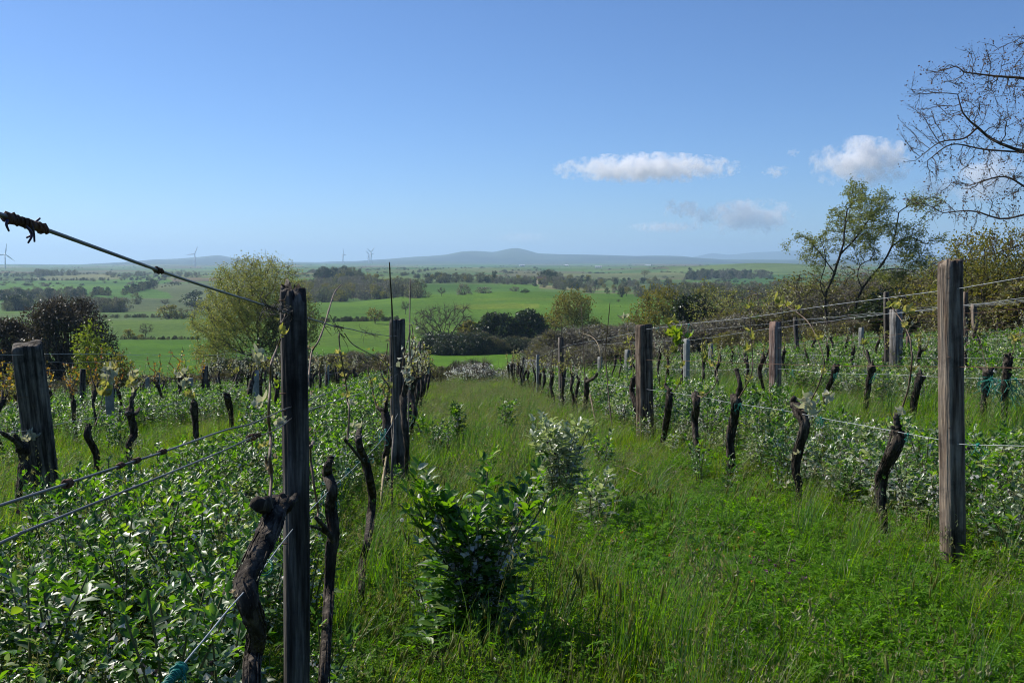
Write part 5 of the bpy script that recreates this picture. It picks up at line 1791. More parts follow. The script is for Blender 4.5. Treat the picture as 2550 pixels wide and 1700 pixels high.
named_vine('R1', [(2201, 1400), (2200, 1383), (2197, 1293), (2192, 1210), (2204, 1165), (2228, 1114), (2240, 1075)], [.075, .075, .085, .095, .105, .125, .12], 'stout gnarled vine with a bulbous head left of the thick right post',
           [([(2240, 1065), (2232, 1045), (2236, 1030)], .06, .035)], [([(2243, 1025), (2262, 966), (2271, 897), (2269, 868), (2266, 842), (2249, 804), (2226, 771), (2211, 743)], .016, .008)],
           [(0, 2225, 765, .05, 'y', 3), (0, 2251, 778, .06, 'y', 3), (0, 2258, 815, .04, 'y', 2), (0, 2268, 930, .04, 'y', 2), (0, 2278, 838, .035, 'y', 2), (0, 2195, 1320, .04, 'y', 2), (0, 2255, 1030, .05, 'w', 3)], seed=104, amp=.3)
named_vine('R1', [(1984, 1290), (1984, 1276), (1990, 1215), (1982, 1170), (1987, 1121), (2003, 1062), (1990, 1025), (1980, 1008)], [.06, .062, .065, .09, .11, .10, .13, .11], 'thick bent vine whose shoot arches over to the upper wire',
           [([(1988, 1020), (1975, 1000), (1978, 990)], .07, .05)], [([(1998, 1022), (2007, 1018), (2035, 966), (2049, 925), (2052, 897), (2037, 848), (2014, 804), (1982, 776), (1936, 750)], .016, .008)],
           [(0, 1936, 750, .07, 'y', 4), (0, 1955, 760, .06, 'y', 3), (0, 1985, 770, .05, 'y', 3), (0, 2010, 1020, .09, 'w', 6), (0, 2008, 1000, .07, 'w', 5), (0, 1988, 1125, .07, 'w', 4), (0, 1975, 1150, .06, 'w', 3), (0, 1962, 1205, .05, 'w', 3), (0, 2040, 850, .05, 'y', 2), (0, 2055, 990, .07, 'w', 5), (0, 1966, 1280, .06, 'w', 3), (0, 2048, 930, .04, 'y', 2)], seed=105, amp=.32)
named_vine('R1', [(1806, 1225), (1811, 1205), (1820, 1160), (1818, 1100), (1826, 1050), (1832, 1005), (1831, 990)], [.075, .08, .10, .11, .125, .12, .13], 'dark upright vine with a tall straight cane on its head',
           [([(1836, 990), (1841, 960), (1836, 930), (1834, 918)], .06, .05)], [([(1840, 990), (1844, 985), (1870, 936), (1874, 888), (1869, 822), (1867, 742)], .018, .009)],
           [(0, 1867, 765, .05, 'y', 3), (0, 1868, 790, .05, 'y', 3), (0, 1865, 825, .06, 'y', 3), (0, 1876, 843, .06, 'y', 3), (0, 1863, 870, .08, 'y', 3), (0, 1868, 945, .05, 'y', 2)], seed=106, amp=.3)
named_vine('R1', [(1733, 1215), (1732, 1190), (1735, 1120), (1730, 1050), (1735, 1005), (1731, 985)], [.075, .08, .09, .10, .12, .13], 'straight dark vine with a hooked shoot, between the two brown posts',
           [], [([(1738, 985), (1752, 987), (1781, 957), (1785, 928), (1776, 910), (1761, 899), (1756, 890)], .016, .008)], [(0, 1758, 893, .08, 'y', 4), (0, 1772, 912, .06, 'y', 3), (0, 1785, 940, .04, 'b', 2), (0, 1750, 985, .06, 'y', 3)], seed=107)
named_vine('R1', [(1640, 1150), (1643, 1137), (1655, 1075), (1665, 1010), (1668, 975)], [.07, .08, .10, .12, .12], 'shaggy barked vine right beside the split squared post',
           [([(1668, 975), (1658, 962), (1656, 955)], .06, .04)], [([(1657, 958), (1661, 922), (1684, 865), (1684, 825)], .018, .009), ([(1678, 975), (1695, 950), (1700, 930)], .014, .007)], [(0, 1684, 838, .13, 'g', 9), (0, 1690, 848, .12, 'g', 6), (0, 1668, 805, .11, 'y', 6), (0, 1680, 875, .07, 'y', 5), (0, 1664, 915, .06, 'y', 4), (0, 1654, 960, .06, 'g', 4), (1, 1690, 955, .07, 'g', 3), (0, 1700, 915, .06, 'y', 3)], seed=108)
named_vine('R1', [(1588, 1090), (1586, 1077), (1582, 1010), (1573, 975), (1578, 940)], [.08, .09, .10, .11, .11], 'curved black vine half hidden by the split squared post', [], [([(1578, 940), (1572, 880), (1565, 830), (1558, 795)], .012, .007)], [(0, 1556, 795, .09, 'w', 5), (0, 1565, 850, .07, 'y', 4), (0, 1572, 900, .07, 'y', 4)], seed=109)
named_vine('R1', [(1450, 1045), (1452, 1032), (1460, 985), (1461, 945)], [.11, .11, .13, .14], 'dark forked vine under the thin cane, right of the dark aisle post', [([(1461, 950), (1480, 940), (1487, 930)], .06, .05)], [([(1470, 985), (1483, 1050)], .05, .03)], seed=110)
named_vine('R2', [(2050, 1035), (2054, 1025), (2056, 980), (2072, 945), (2082, 915)], [.08, .08, .09, .10, .15], 'vine leaning to the right behind the thick bent vine', [], [], seed=111)
named_vine('R2', [(2153, 1050), (2154, 1042), (2159, 985), (2166, 940), (2172, 912)], [.08, .085, .10, .11, .15], 'slim upright vine right of the arching shoot', [([(2170, 915), (2163, 890), (2158, 870)], .06, .04)], [([(2170, 910), (2152, 880), (2150, 855)], .016, .008)], [(0, 2150, 855, .08, 'y', 4)], seed=112)
named_vine('R2', [(2275, 1060), (2274, 1049), (2276, 1005), (2284, 965), (2294, 935)], [.09, .1, .11, .12, .15], 'leaning vine behind the bulbous headed one', [], [], seed=113)
named_vine('R2', [(2447, 1100), (2448, 1085), (2450, 1010), (2455, 955), (2462, 925)], [.075, .08, .09, .10, .15], 'thin trunked vine right of the thick right post', [([(2462, 925), (2440, 915)], .05, .04)], [([(2462, 925), (2450, 890), (2440, 840)], .014, .007)], [(0, 2440, 840, .06, 'y', 4)], seed=114)
named_vine('R2', [(2502, 1010), (2503, 960), (2508, 915), (2512, 890)], [.09, .1, .12, .11], 'dark stubby vine near the right border', [], [([(2512, 900), (2525, 870), (2530, 840)], .014, .007)], [(0, 2525, 850, .08, 'y', 8)], seed=115)
named_vine('L2', [(44, 1300), (46, 1284), (52, 1220), (60, 1150), (56, 1110)], [.085, .085, .095, .12, .13], 'dark vine left of the thick leaning post, its arm reaching the border', [([(52, 1112), (30, 1095), (0, 1075)], .05, .03), ([(54, 1105), (36, 1082)], .05, .03)], [([(58, 1105), (62, 1098)], .02, .01)], [(0, 75, 1092, .07, 'w', 8), (0, 62, 1098, .05, 'w', 4)], seed=116)
named_vine('L2', [(231, 1262), (232, 1247), (238, 1195), (241, 1140), (230, 1110), (218, 1085), (222, 1062)], [.07, .07, .075, .085, .085, .085, .08], 'S shaped black vine right of the thick leaning post', [], [([(224, 1060), (238, 1055), (250, 1018), (256, 980), (270, 940), (290, 905)], .012, .006)], [(0, 272, 935, .10, 'w', 6), (0, 265, 962, .09, 'y', 5), (0, 284, 915, .07, 'y', 3), (0, 258, 985, .08, 'y', 5), (0, 275, 945, .08, 'w', 5)], seed=117)
named_vine('L2', [(331, 1222), (330, 1206), (323, 1145), (321, 1106), (334, 1080), (327, 1040), (322, 1025)], [.07, .07, .075, .085, .10, .11, .12], 'black vine with antler like stubs beside the tall left concrete post', [([(325, 1030), (328, 1000), (330, 985)], .07, .05), ([(325, 1035), (340, 1028), (347, 1016)], .06, .03), ([(322, 1030), (316, 1024)], .06, .05)], [([(330, 990), (336, 960), (330, 930), (328, 905)], .014, .008)], [(0, 328, 955, .08, 'y', 4), (0, 334, 940, .08, 'w', 4), (0, 332, 965, .07, 'w', 4)], seed=118)
named_vine('L2', [(491, 1140), (490, 1125), (487, 1060), (484, 1020), (482, 1000)], [.09, .09, .10, .13, .12], 'straight black vine before the dark weathered wooden post', [], [([(484, 1000), (470, 960), (452, 935), (446, 925)], .013, .008)], [(0, 450, 935, .10, 'w', 6), (0, 465, 955, .1, 'w', 5), (0, 478, 985, .09, 'y', 4)], seed=119)
named_vine('L2', [(579, 1095), (577, 1081), (575, 1030), (568, 1000), (566, 985)], [.09, .09, .11, .14, .15], 'thick headed black vine right of the dark weathered wooden post', [], [([(566, 985), (585, 945), (595, 920)], .013, .007)], [(0, 590, 930, .08, 'y', 5)], seed=120)


# ------------------------------------------------------------------ the rest of the vines: six kinds, copied down the rows
def vine_kind(seed, lm):
    g = np.random.default_rng(seed)
    n = 5
    z = np.linspace(-.06, .92, n)
    P = np.stack([np.cumsum(g.normal(0, .035, n)), np.cumsum(g.normal(0, .075, n)), z], 1)
    G = Geo()
    vine_trunk(G, P, np.array([.028, .027, .03, .035, .047]) * g.uniform(.8, 1.15), g, 10, 24, .32)
    hd = P[-1]
    S = Geo()
    lv = []
    for k in range(g.integers(2, 5)):
        d = unit(np.array((g.normal(0, .3), g.choice([-1, 1]) * g.uniform(.4, 1), g.uniform(.3, 1.2))))
        e = hd + d * g.uniform(.10, .24)
        V, F_ = tube(spline([hd - (0, 0, .03), hd + d * .06, e], 7), np.linspace(.03, .011, 7), 7, gnarl(7, 7, g, .35))
        G.add(V, F_)
        if g.random() < .95:
            L = g.uniform(.25, .85)
            q = [e]
            for _ in range(5):
                q.append(q[-1] + unit(d * .5 + g.normal(0, .35, 3) + (0, 0, .9)) * L / 5)
            V, F_ = tube(spline(q, 12), np.linspace(.009, .0045, 12), 5)
            S.add(V, F_, 0)
            qs = spline(q, 14)
            lv.append(qs[g.integers(0, 14, 16)] + g.normal(0, .022, (16, 3)))
    C = np.concatenate(lv) if lv else hd[None] + g.normal(0, .03, (6, 3))
    V, T = leaves_at(C, .055, g, .85)
    S.add(V, [T], 1)
    return G.mesh('trunk', [M['bark_dark']]), S.mesh('shoots', [M['shoot'], M[lm]], smooth=False)


VK = [vine_kind(800 + k, 'vine_leaf' if k % 3 else 'vine_leaf_white') for k in range(7)]
VKB = [vine_kind(820 + k, 'vine_leaf_bronze') for k in range(3)]
ORD = ['first', 'second', 'third', 'fourth', 'fifth', 'sixth', 'seventh', 'eighth', 'ninth', 'tenth', 'eleventh', 'twelfth', 'thirteenth', 'fourteenth', 'fifteenth', 'sixteenth', 'seventeenth', 'eighteenth']
ROWNAME = {'L1': 'aisle row', 'L2': 'second left row', 'L3': 'third left row', 'L4': 'fourth left row', 'L5': 'far left row', 'R1': 'right aisle row', 'R2': 'second right row', 'R3': 'third right row', 'R4': 'fourth right row', 'R5': 'far right row'}
g = np.random.default_rng(77)
for row, v0, v1, gap, hs in (('L1', 9.6, 43, 1.15, 1.0), ('L2', 18.6, 42, 1.2, .95), ('L3', 13.6, 42, 1.3, .95), ('L4', 18.5, 42, 1.35, .9), ('L5', 24, 42, 1.5, .9), ('R1', 21.5, 42, 1.2, .95), ('R2', 18.5, 36, 1.5, .9), ('R3', 15.0, 34, 1.5, .9), ('R4', 20.0, 34, 1.6, .85), ('R5', 24.0, 34, 1.8, .8)):
    u = ROW[row]
    lm_posts = sorted([q for q in POSTS.get(row, []) if q[1]], key=lambda q: q[0])
    count = {}
    v = v0
    while v < v1:
        vv = v + g.normal(0, .14)
        uu = u + g.normal(0, .05)
        near = [q for q in lm_posts if q[0] < vv - .05]
        ref = near[-1][1] if near else None
        count[ref] = count.get(ref, 0) + 1
        k = count[ref] - 1
        if ref:
            lab = '%s gnarled vine beyond the %s' % (ORD[min(k, 17)], ref)
        else:
            lab = '%s gnarled vine at the near end of the %s' % (ORD[min(k, 17)], ROWNAME[row])
        pair = VKB[g.integers(3)] if (row in ('L4', 'L3') and v < 30 and g.random() < .75) else VK[g.integers(len(VK))]
        s = hs * g.uniform(.88, 1.12)
        o = empty('grapevine', (uu, vv, tz(uu, vv)), lab, 'grapevine', 'old grapevines', rz=g.choice([0, math.pi]) + g.normal(0, .3))
        o.scale = (s, s, s)
        link('trunk', pair[0], o)
        link('shoots', pair[1], o)
        v += gap * g.uniform(.85, 1.15)


# ------------------------------------------------------------------ thin canes stuck in the soil
def cane(row, path, d0, d1, label, mat='cane', du=0.0):
    u = ROW[row] + du
    P = [np.array(on_row(u, *q)) for q in path]
    zb = tz(u, P[0][1])
    if P[0][2] > zb:
        P.insert(0, np.array((u, P[0][1], zb - .05)))
    n_ = 40
    Q = spline(P, n_)
    r = np.linspace(d0 / 2, d1 / 2, n_)
    r[::6] *= 1.3
    V, F_ = tube(Q, r, 7)
    tag(link('cane_stake', mesh_of('cane_stake', V, F_, M[mat])), label, 'cane', 'thin canes among the vines')


cane('L1', [(976, 1150), (981, 1047), (977, 796), (972, 700), (970, 653)], .020, .010, 'tallest dark cane, rising above the squared post against the hills', 'cane_grey', .04)
cane('L1', [(1014, 1160), (1017, 1047), (1019, 870), (1022, 694)], .026, .016, 'straight tall cane just right of the squared post', 'cane_grey', .05)
cane('L1', [(1052, 1060), (1055, 953), (1053, 794)], .022, .015, 'thin cane rising beside the thin dark post', 'cane_grey', .05)
cane('L1', [(951, 1217), (968, 1100), (982, 1000), (985, 930)], .022, .015, 'pale broken cane leaning on the squared post', 'straw', -.06)
cane('R1', [(1360, 1030), (1362, 1018), (1372, 920), (1384, 811)], .024, .014, 'slanting cane left of the dark round aisle post', 'cane')
cane('R1', [(1458, 980), (1456, 934), (1452, 850), (1448, 767)], .024, .013, 'cane rising out of the dark forked vine', 'cane')
cane('R1', [(1529, 1090), (1522, 1047), (1512, 940), (1508, 880), (1513, 820), (1519, 754)], .026, .013, 'slightly bowed cane standing alone in the grass left of the split post', 'cane')
cane('R1', [(1398, 840), (1397, 800)], .02, .012, 'short cane tip above the dark round aisle post', 'cane_grey')
cane('R2', [(1494, 945), (1495, 885), (1487, 853), (1470, 836), (1453, 831)], .03, .016, 'bent pale cane hooked over a concrete post', 'straw')
# ------------------------------------------------------------------ crops and grasses under the vines
M['bean_leaf'] = leaf_mat('bean_leaf', [(0.0, (.020, .06, .016)), (0.35, (.04, .11, .022)), (0.65, (.075, .17, .028)), (0.9, (.13, .235, .04)), (1.0, (.19, .25, .10))], 0.42, 0.44, (2.2, 2.3, .22), spec=0.6)
M['bean_sheen'] = leaf_mat('bean_leaf_sheen', [(0.0, (.13, .19, .095)), (0.5, (.27, .32, .21)), (1.0, (.44, .47, .35))], 0.34, 0.35, (1.5, 1.6, .7), spec=0.8)  # paler bean leaf copy: sun reflected off the leaves is put into the colour
M['bean_stem'] = plain_mat('bean_stem', [(.35, (.07, .09, .03)), (.65, (.15, .14, .06))], .5, 30)
M['bean_flower'] = leaf_mat('bean_flower', [(0.0, (.62, .60, .56)), (0.72, (.75, .72, .68)), (0.78, (.03, .02, .03)), (1.0, (.02, .015, .02))], 0.5, 0.3, (1, 1, 1))
M['grass_yel'] = leaf_mat('grass_yellow', [(0.0, (.10, .19, .008)), (0.5, (.18, .28, .012)), (0.85, (.27, .35, .02)), (1.0, (.38, .37, .08))], 0.65, 0.5, (1.8, 1.7, .2), spec=.1)
M['grass_green'] = leaf_mat('grass_green', [(0.0, (.06, .15, .008)), (0.6, (.115, .24, .014)), (1.0, (.19, .32, .022))], 0.65, 0.5, (1.9, 1.9, .2), spec=.1)
M['grass_blue'] = leaf_mat('grass_blue', [(0.0, (.04, .11, .035)), (0.6, (.07, .16, .05)), (1.0, (.12, .21, .075))], 0.42, 0.42, (1.6, 1.7, .5), spec=.35)
M['grass_dry'] = leaf_mat('grass_dry', [(0.0, (.13, .17, .05)), (0.6, (.20, .22, .085)), (1.0, (.28, .28, .14))], 0.55, 0.35, (1.2, 1.1, .7))
M['herb'] = leaf_mat('herb', [(0.0, (.05, .14, .008)), (0.6, (.10, .225, .012)), (1.0, (.16, .30, .02))], 0.6, 0.5, (1.9, 2.0, .2), spec=.15)
M['herb_yel'] = leaf_mat('herb_yellow', [(0.0, (.08, .17, .012)), (0.6, (.14, .25, .016)), (1.0, (.21, .32, .025))], 0.65, 0.5, (1.8, 1.7, .2), spec=.1)
M['barley'] = leaf_mat('barley', [(0.0, (.16, .20, .03)), (1.0, (.24, .25, .06))], 0.5, 0.45, (1.4, 1.3, .5))
M['flower_orange'] = leaf_mat('flower_orange', [(0.0, (.6, .22, .02)), (1.0, (.7, .32, .03))], .6, .3, (1, 1, 1))
M['flower_pink'] = leaf_mat('flower_pink', [(0.0, (.5, .25, .42)), (1.0, (.62, .5, .58))], .6, .3, (1, 1, 1))
M['flower_purple'] = leaf_mat('flower_purple', [(0.0, (.10, .03, .08)), (1.0, (.2, .08, .14))], .6, .3, (1, 1, 1))
M['clock_white'] = leaf_mat('seed_clock', [(0.0, (.6, .6, .58)), (1.0, (.75, .75, .72))], .8, .4, (1, 1, 1))

LT = np.array([0, .22, .22, .22, .5, .5, .5, .8, .8, .8, 1.0])
LX = np.array([0, -.30, 0, .30, -.46, 0, .46, -.30, 0, .30, 0.])
LZ = np.array([0, .05, -.02, .05, .10, -.03, .10, .05, -.03, .05, -.05])
LF3 = np.array([[0, 2, 1], [0, 3, 2], [7, 8, 10], [8, 9, 10]])
LF4 = np.array([[1, 2, 5, 4], [2, 3, 6, 5], [4, 5, 8, 7], [5, 6, 9, 8]])


def leaflets(O, Dv, Nv, L, W, curve=.12):
    """Ovate folded leaflets: origin, direction, normal, length, width (arrays)."""
    n = len(O)
    D = unit(Dv)
    S = unit(np.cross(D, Nv))
    N = np.cross(S, D)
    x = LX[None] * W[:, None]
    y = LT[None] * L[:, None]
    z = LZ[None] * W[:, None] * 1.6 - curve * (LT[None] ** 2) * L[:, None]
    V = O[:, None] + y[..., None] * D[:, None] + x[..., None] * S[:, None] + z[..., None] * N[:, None]
    o = (np.arange(n) * 11)[:, None, None]
    return V.reshape(-1, 3), (o + LF3[None]).reshape(-1, 3), (o + LF4[None]).reshape(-1, 4)


def bean_layout(seed, H, stems, spread, size=1.0, dense=1.0):
    """Stems and leaflet frames of one broad bean plant."""
    g = np.random.default_rng(seed)
    st, O, D, N, L, W, FL = [], [], [], [], [], [], []
    for s in range(stems):
        a = g.uniform(0, 6.28)
        h = H * g.uniform(.75, 1.0)
        lean = np.array((math.cos(a), math.sin(a), 0)) * spread * g.uniform(.3, 1)
        P = spline([np.array((math.cos(a), math.sin(a), 0)) * .02 * s, lean * .35 + (0, 0, h * .5), lean + (0, 0, h)], 16)
        st.append(P)
        nodes = int(h / .033 * dense)
        ph = g.uniform(0, 6.28)
        for k in range(nodes):
            t = (k + 1) / nodes
            if t < .12:
                continue
            p = P[min(15, int(t * 15))] + (P[min(15, int(t * 15) + 1)] - P[min(15, int(t * 15))]) * (t * 15 % 1)
            ph += math.pi + g.normal(0, .5)
            up = .35 + .9 * max(0, t - .6) / .4 + g.normal(0, .15)
            ax = unit(np.array((math.cos(ph), math.sin(ph), up)))
            pl = (.055 if t < .85 else .03) * g.uniform(.8, 1.2) * size
            pairs = 3 if t > .3 else 2
            sd = unit(np.cross(ax, (0, 0, 1)))
            for q in range(pairs):
                b = p + ax * pl * (.5 + q * .55)
                for sgn in (-1, 1):
                    if g.random() < .1:
                        continue
                    O.append(b)
                    D.append(unit(ax * .6 + sd * sgn * g.uniform(.6, 1.1) + g.normal(0, .22, 3) + (0, 0, .15 + .3 * (t > .8))))
                    N.append(unit(np.cross(sd * sgn, ax) * sgn + (0, 0, .8) + g.normal(0, .35, 3)))
                    ll = .044 * size * g.uniform(.5, 1.4) * (1.0 if t < .88 else .72)
                    L.append(ll)
                    W.append(ll * g.uniform(.48, .62))
            if .35 < t < .85 and g.random() < .6:
                for _ in range(3):
                    FL.append(p + g.normal(0, .012, 3) + ax * .02)
    return st, np.array(O), np.array(D), np.array(N), np.array(L), np.array(W), np.array(FL) if FL else np.zeros((0, 3))


def bean_mesh(name, seed, H, stems, spread, size=1.0, dense=1.0, sheen=.1, fl=1):
    st, O, D, N, L, W, FL = bean_layout(seed, H, stems, spread, size, dense)
    g = np.random.default_rng(seed + 1)
    G = Geo()
    for P in st:
        V, F_ = tube(P, np.linspace(.0055, .003, 16), 5, cap=False)
        G.add(V, F_, 0)
    sv = g.uniform(size=len(O)) < sheen
    for k, m_ in ((1, ~sv), (3, sv)):
        V, T, Q = leaflets(O[m_], D[m_], N[m_], L[m_], W[m_])
        G.add(V, [T, Q], k)
    if len(FL):
        FL = np.concatenate([FL + g.normal(0, .008, FL.shape) for _ in range(fl)])
        V, T = leaves_at(FL, .022, g, .9)
        G.add(V, [T], 2)
    return G.mesh(name, [M['bean_stem'], M['bean_leaf'], M['bean_flower'], M['bean_sheen']])


def blades(g, n, R, h0, h1, w, lean=.35, mat_pick=None, seg=3, wind=(.25, 0)):
    """n grass blades in a tuft of radius R. Verts, tris, quads."""
    a = g.uniform(0, 6.28, n)
    rr = R * np.sqrt(g.uniform(0, 1, n))
    O = np.stack([np.cos(a) * rr, np.sin(a) * rr, np.full(n, -.02)], 1)
    h = g.uniform(h0, h1, n)
    b = g.uniform(0, 6.28, n)
    le = lean * g.uniform(.3, 1.5, n)
    dx = np.cos(b) * le + wind[0] * g.uniform(.3, 1, n)
    dy = np.sin(b) * le + wind[1]
    side = np.stack([-np.sin(b), np.cos(b), np.zeros(n)], 1)
    rows = []
    for k in range(seg + 1):
        t = k / seg
        c = O + np.stack([dx * h * t ** 2, dy * h * t ** 2, h * t * (1 - .25 * le * t)], 1)
        ww = (w * g.uniform(.7, 1.3, n) * (1 - t ** 1.6))[:, None] if k < seg else None
        if k < seg:
            rows += [c - side * ww / 2, c + side * ww / 2]
        else:
            rows.append(c)
    V = np.stack(rows, 1).reshape(-1, 3)
    m = 2 * seg + 1
    o = (np.arange(n) * m)[:, None]
    Q = np.concatenate([o + [[2 * k, 2 * k + 1, 2 * k + 3, 2 * k + 2]] for k in range(seg - 1)]) if seg > 1 else np.zeros((0, 4), int)
    T = o + [[2 * seg - 2, 2 * seg - 1, 2 * seg]]
    tips = rows[-1]
    return V, T, Q, tips


def grass_tuft(name, seed, n, R, h0, h1, w, mats, lean=.35, heads=0, headm='grass_dry', hsize=.03, wind=(.22, -.05)):
    g = np.random.default_rng(seed)
    G = Geo()
    ms = [M[k] for k in mats]
    for k in range(len(mats)):
        V, T, Q, tips = blades(g, max(1, n // len(mats)), R, h0, h1, w, lean, wind=wind)
        G.add(V, [T, Q], k)
    if heads:
        V, T, Q, tips = blades(g, heads, R, h1 * .95, h1 * 1.25, w * .55, lean * .4, wind=wind)
        G.add(V, [T, Q], len(mats))
        C = np.repeat(tips, 5, 0) + g.normal(0, 1, (heads * 5, 3)) * (.006, .006, hsize * .5) - (0, 0, hsize * .4)
        V, T = leaves_at(C, hsize * .55, g, .3, (0, 0, 1.2))
        G.add(V, [T], len(mats))
        ms.append(M[headm])
    return G.mesh(name, ms)


def barley_tuft(name, seed):
    g = np.random.default_rng(seed)
    G = Geo()
    V, T, Q, tips = blades(g, 22, .07, .12, .32, .005, .4)
    G.add(V, [T, Q], 0)
    V, T, Q, tips = blades(g, 6, .06, .24, .42, .003, .22)
    G.add(V, [T, Q], 0)
    for t in tips:
        d = unit(np.array((.25, 0, 1)) + g.normal(0, .15, 3))
        n = 46
        s = g.uniform(0, 1, n)
        base = t + d * (s * .055)[:, None]
        dd = unit(d[None] * 1.3 + unit(g.normal(size=(n, 3))) * .55)
        V2 = np.stack([base - dd[:, [1, 0, 2]] * .0012, base + dd[:, [1, 0, 2]] * .0012, base + dd * g.uniform(.02, .045, (n, 1))], 1).reshape(-1, 3)
        G.add(V2, [np.arange(n * 3).reshape(-1, 3)], 1)
        V2, F_ = tube([t - d * .005, t + d * .03, t + d * .06], [.003, .0055, .001], 5)
        G.add(V2, F_, 1)
    return G.mesh(name, [M['grass_green'], M['barley']])


def herb_plant(name, seed, H, stems, mat, lsize, per, fern=False):
    """Low herbs: upright stems with many little leaves, or ferny divided leaves."""
    g = np.random.default_rng(seed)
    G = Geo()
    O, D, N, L, W = [], [], [], [], []
    for s in range(stems):
        a = g.uniform(0, 6.28)
        r0 = g.uniform(0, .10)
        b = np.array((math.cos(a) * r0, math.sin(a) * r0, -.02))
        le = np.array((math.cos(a), math.sin(a), 0)) * g.uniform(.02, .14) + (.03, 0, 0)
        h = H * g.uniform(.5, 1.1)
        P = spline([b, b + le * .4 + (0, 0, h * .55), b + le + (0, 0, h)], 9)
        V, F_ = tube(P, np.linspace(.0018, .0009, 9), 3, cap=False)
        G.add(V, F_, 0)
        m = int(per * h / H)
        for k in range(m):
            t = g.uniform(.15, 1)
            p = P[min(8, int(t * 8))]
            ang = g.uniform(0, 6.28)
            ax = unit(np.array((math.cos(ang), math.sin(ang), g.uniform(.2, .9))))
            if fern:
                for q in range(3):
                    for sg in (-1, 1):
                        O.append(p + ax * lsize * (.5 + .55 * q))
                        D.append(unit(ax + np.cross(ax, (0, 0, 1)) * sg * .9 + g.normal(0, .25, 3)))
                        N.append(np.array((0, 0, 1)) + g.normal(0, .35, 3))
                        L.append(lsize * g.uniform(.6, 1.1))
                        W.append(L[-1] * .34)
            else:
                O.append(p)
                D.append(ax)
                N.append(np.array((0, 0, 1)) + g.normal(0, .4, 3))
                L.append(lsize * g.uniform(.6, 1.3))
                W.append(L[-1] * .5)
    O, D, N, L, W = map(np.array, (O, D, N, L, W))
    # two-triangle leaflets keep the herbs cheap
    Dn = unit(D)
    S = unit(np.cross(Dn, N))
    V = np.stack([O, O + Dn * (L * .5)[:, None] - S * (W * .5)[:, None] + (0, 0, .002), O + Dn * L[:, None], O + Dn * (L * .5)[:, None] + S * (W * .5)[:, None] + (0, 0, .002)], 1).reshape(-1, 3)
    o = (np.arange(len(O)) * 4)[:, None]
    T = np.concatenate([o + [[0, 1, 2]], o + [[0, 2, 3]]])
    G.add(V, [T], 1)
    return G.mesh(name, [M['bean_stem'], M[mat]], smooth=False)


def zones(u, v):
    """Cover by place: weights of yellow grass, green grass, bluish grass, dry grass, fine herb, ferny herb, barley, bean."""
    n_ = len(u)
    w = np.zeros((n_, 8))
    s1 = sines(u * 1.1, v * .55, 61, 6)
    s2 = sines(u * .7, v * .35, 62, 6)
    s3 = sines(u * 1.8, v * 1.0, 63, 6)
    aisle = (u > -.42) & (u < 3.1)
    w[aisle] = [1.0, .7, .22, .05, .9, .4, .08, 0]
    w[aisle & (v > 18)] = [1.2, .2, .6, .8, .1, 0, 0, 0]
    w[aisle & (v > 9) & (v <= 18)] = [1.3, .5, .4, .25, .4, .2, .05, 0]
    w[aisle & (s2 > 1.0) & (v < 18)] = [1.0, .3, .3, .3, .5, .2, .03, 0]
    w[aisle & (s1 > .9) & (v < 18)] = [.3, 1.6, .3, 0, .9, .8, 0, 0]
    w[aisle & (s1 > .3) & (v < 16) & (v > 5), 7] = .35
    w[aisle & (u < .75) & (v < 7)] = [.3, .25, .06, .03, 2.2, .6, .16, 0]
    w[aisle & (u > 1.35 + .25 * s3) & (v < 9)] = [.06, .18, .05, .02, .5, 2.6, .04, 0]
    w[aisle & (u > .9) & (u < 1.7) & (v < 6) & (s3 > -.2)] = [.8, .5, 1.6, .2, .4, .4, .3, 0]
    beanL = (u > -2.55 + .2 * s3) & (u <= -.42)
    w[beanL] = [.25, .2, .1, .04, .5, .15, 0, 2.0]
    w[beanL & (u > -.8)] = [.35, .3, .05, .05, 1.2, .5, 0, .10]
    pathL = (u <= -2.55 + .2 * s3) & (u > -4.2)
    w[pathL] = [1.3, .8, .1, .1, .9, .5, 0, 0]
    mid = (u <= -4.2) & (u > -6.0)
    w[mid] = [.8, 1.0, .1, .05, .9, .5, 0, .1]
    w[mid & (s2 > .4)] = [.3, .5, .1, .0, .5, .2, 0, .9]
    far = u <= -6.0
    w[far] = [.5, 1.1, .1, .05, .9, .3, 0, .25]
    w[far & (s2 > .2)] = [.2, .5, .1, 0, .3, .1, 0, 1.6]
    beanR = (u >= 3.4) & (u < 5.0 + .3 * s3)
    w[beanR] = [.25, .25, .1, .04, .4, .3, 0, 2.2]
    w[beanR & (v < 4.2)] = [.2, .6, .1, .02, .5, 1.8, .05, .25]
    w[(u > 2.6) & (u < 3.4) & (v < 12)] = [.4, .6, .1, .1, .8, 1.6, .1, .05]
    w[(u > 3.05) & (u < 3.4) & (v >= 12)] = [.6, .8, .1, .1, .5, .3, 0, .3]
    gr = (u >= 5.0 + .3 * s3) & (u < 7.4)
    w[gr] = [.9, 1.5, .4, .15, .4, .2, .05, 0]
    w[gr & (s2 > 1.1)] = [.5, .8, .2, .1, .2, .1, 0, .5]
    beanF = u >= 7.4
    w[beanF] = [.2, .4, .2, .1, .15, .05, 0, 1.8]
    w[beanF & (s2 < -.5) & (u < 10)] = [.8, 1.2, .4, .2, .2, 0, 0, .3]
    return w


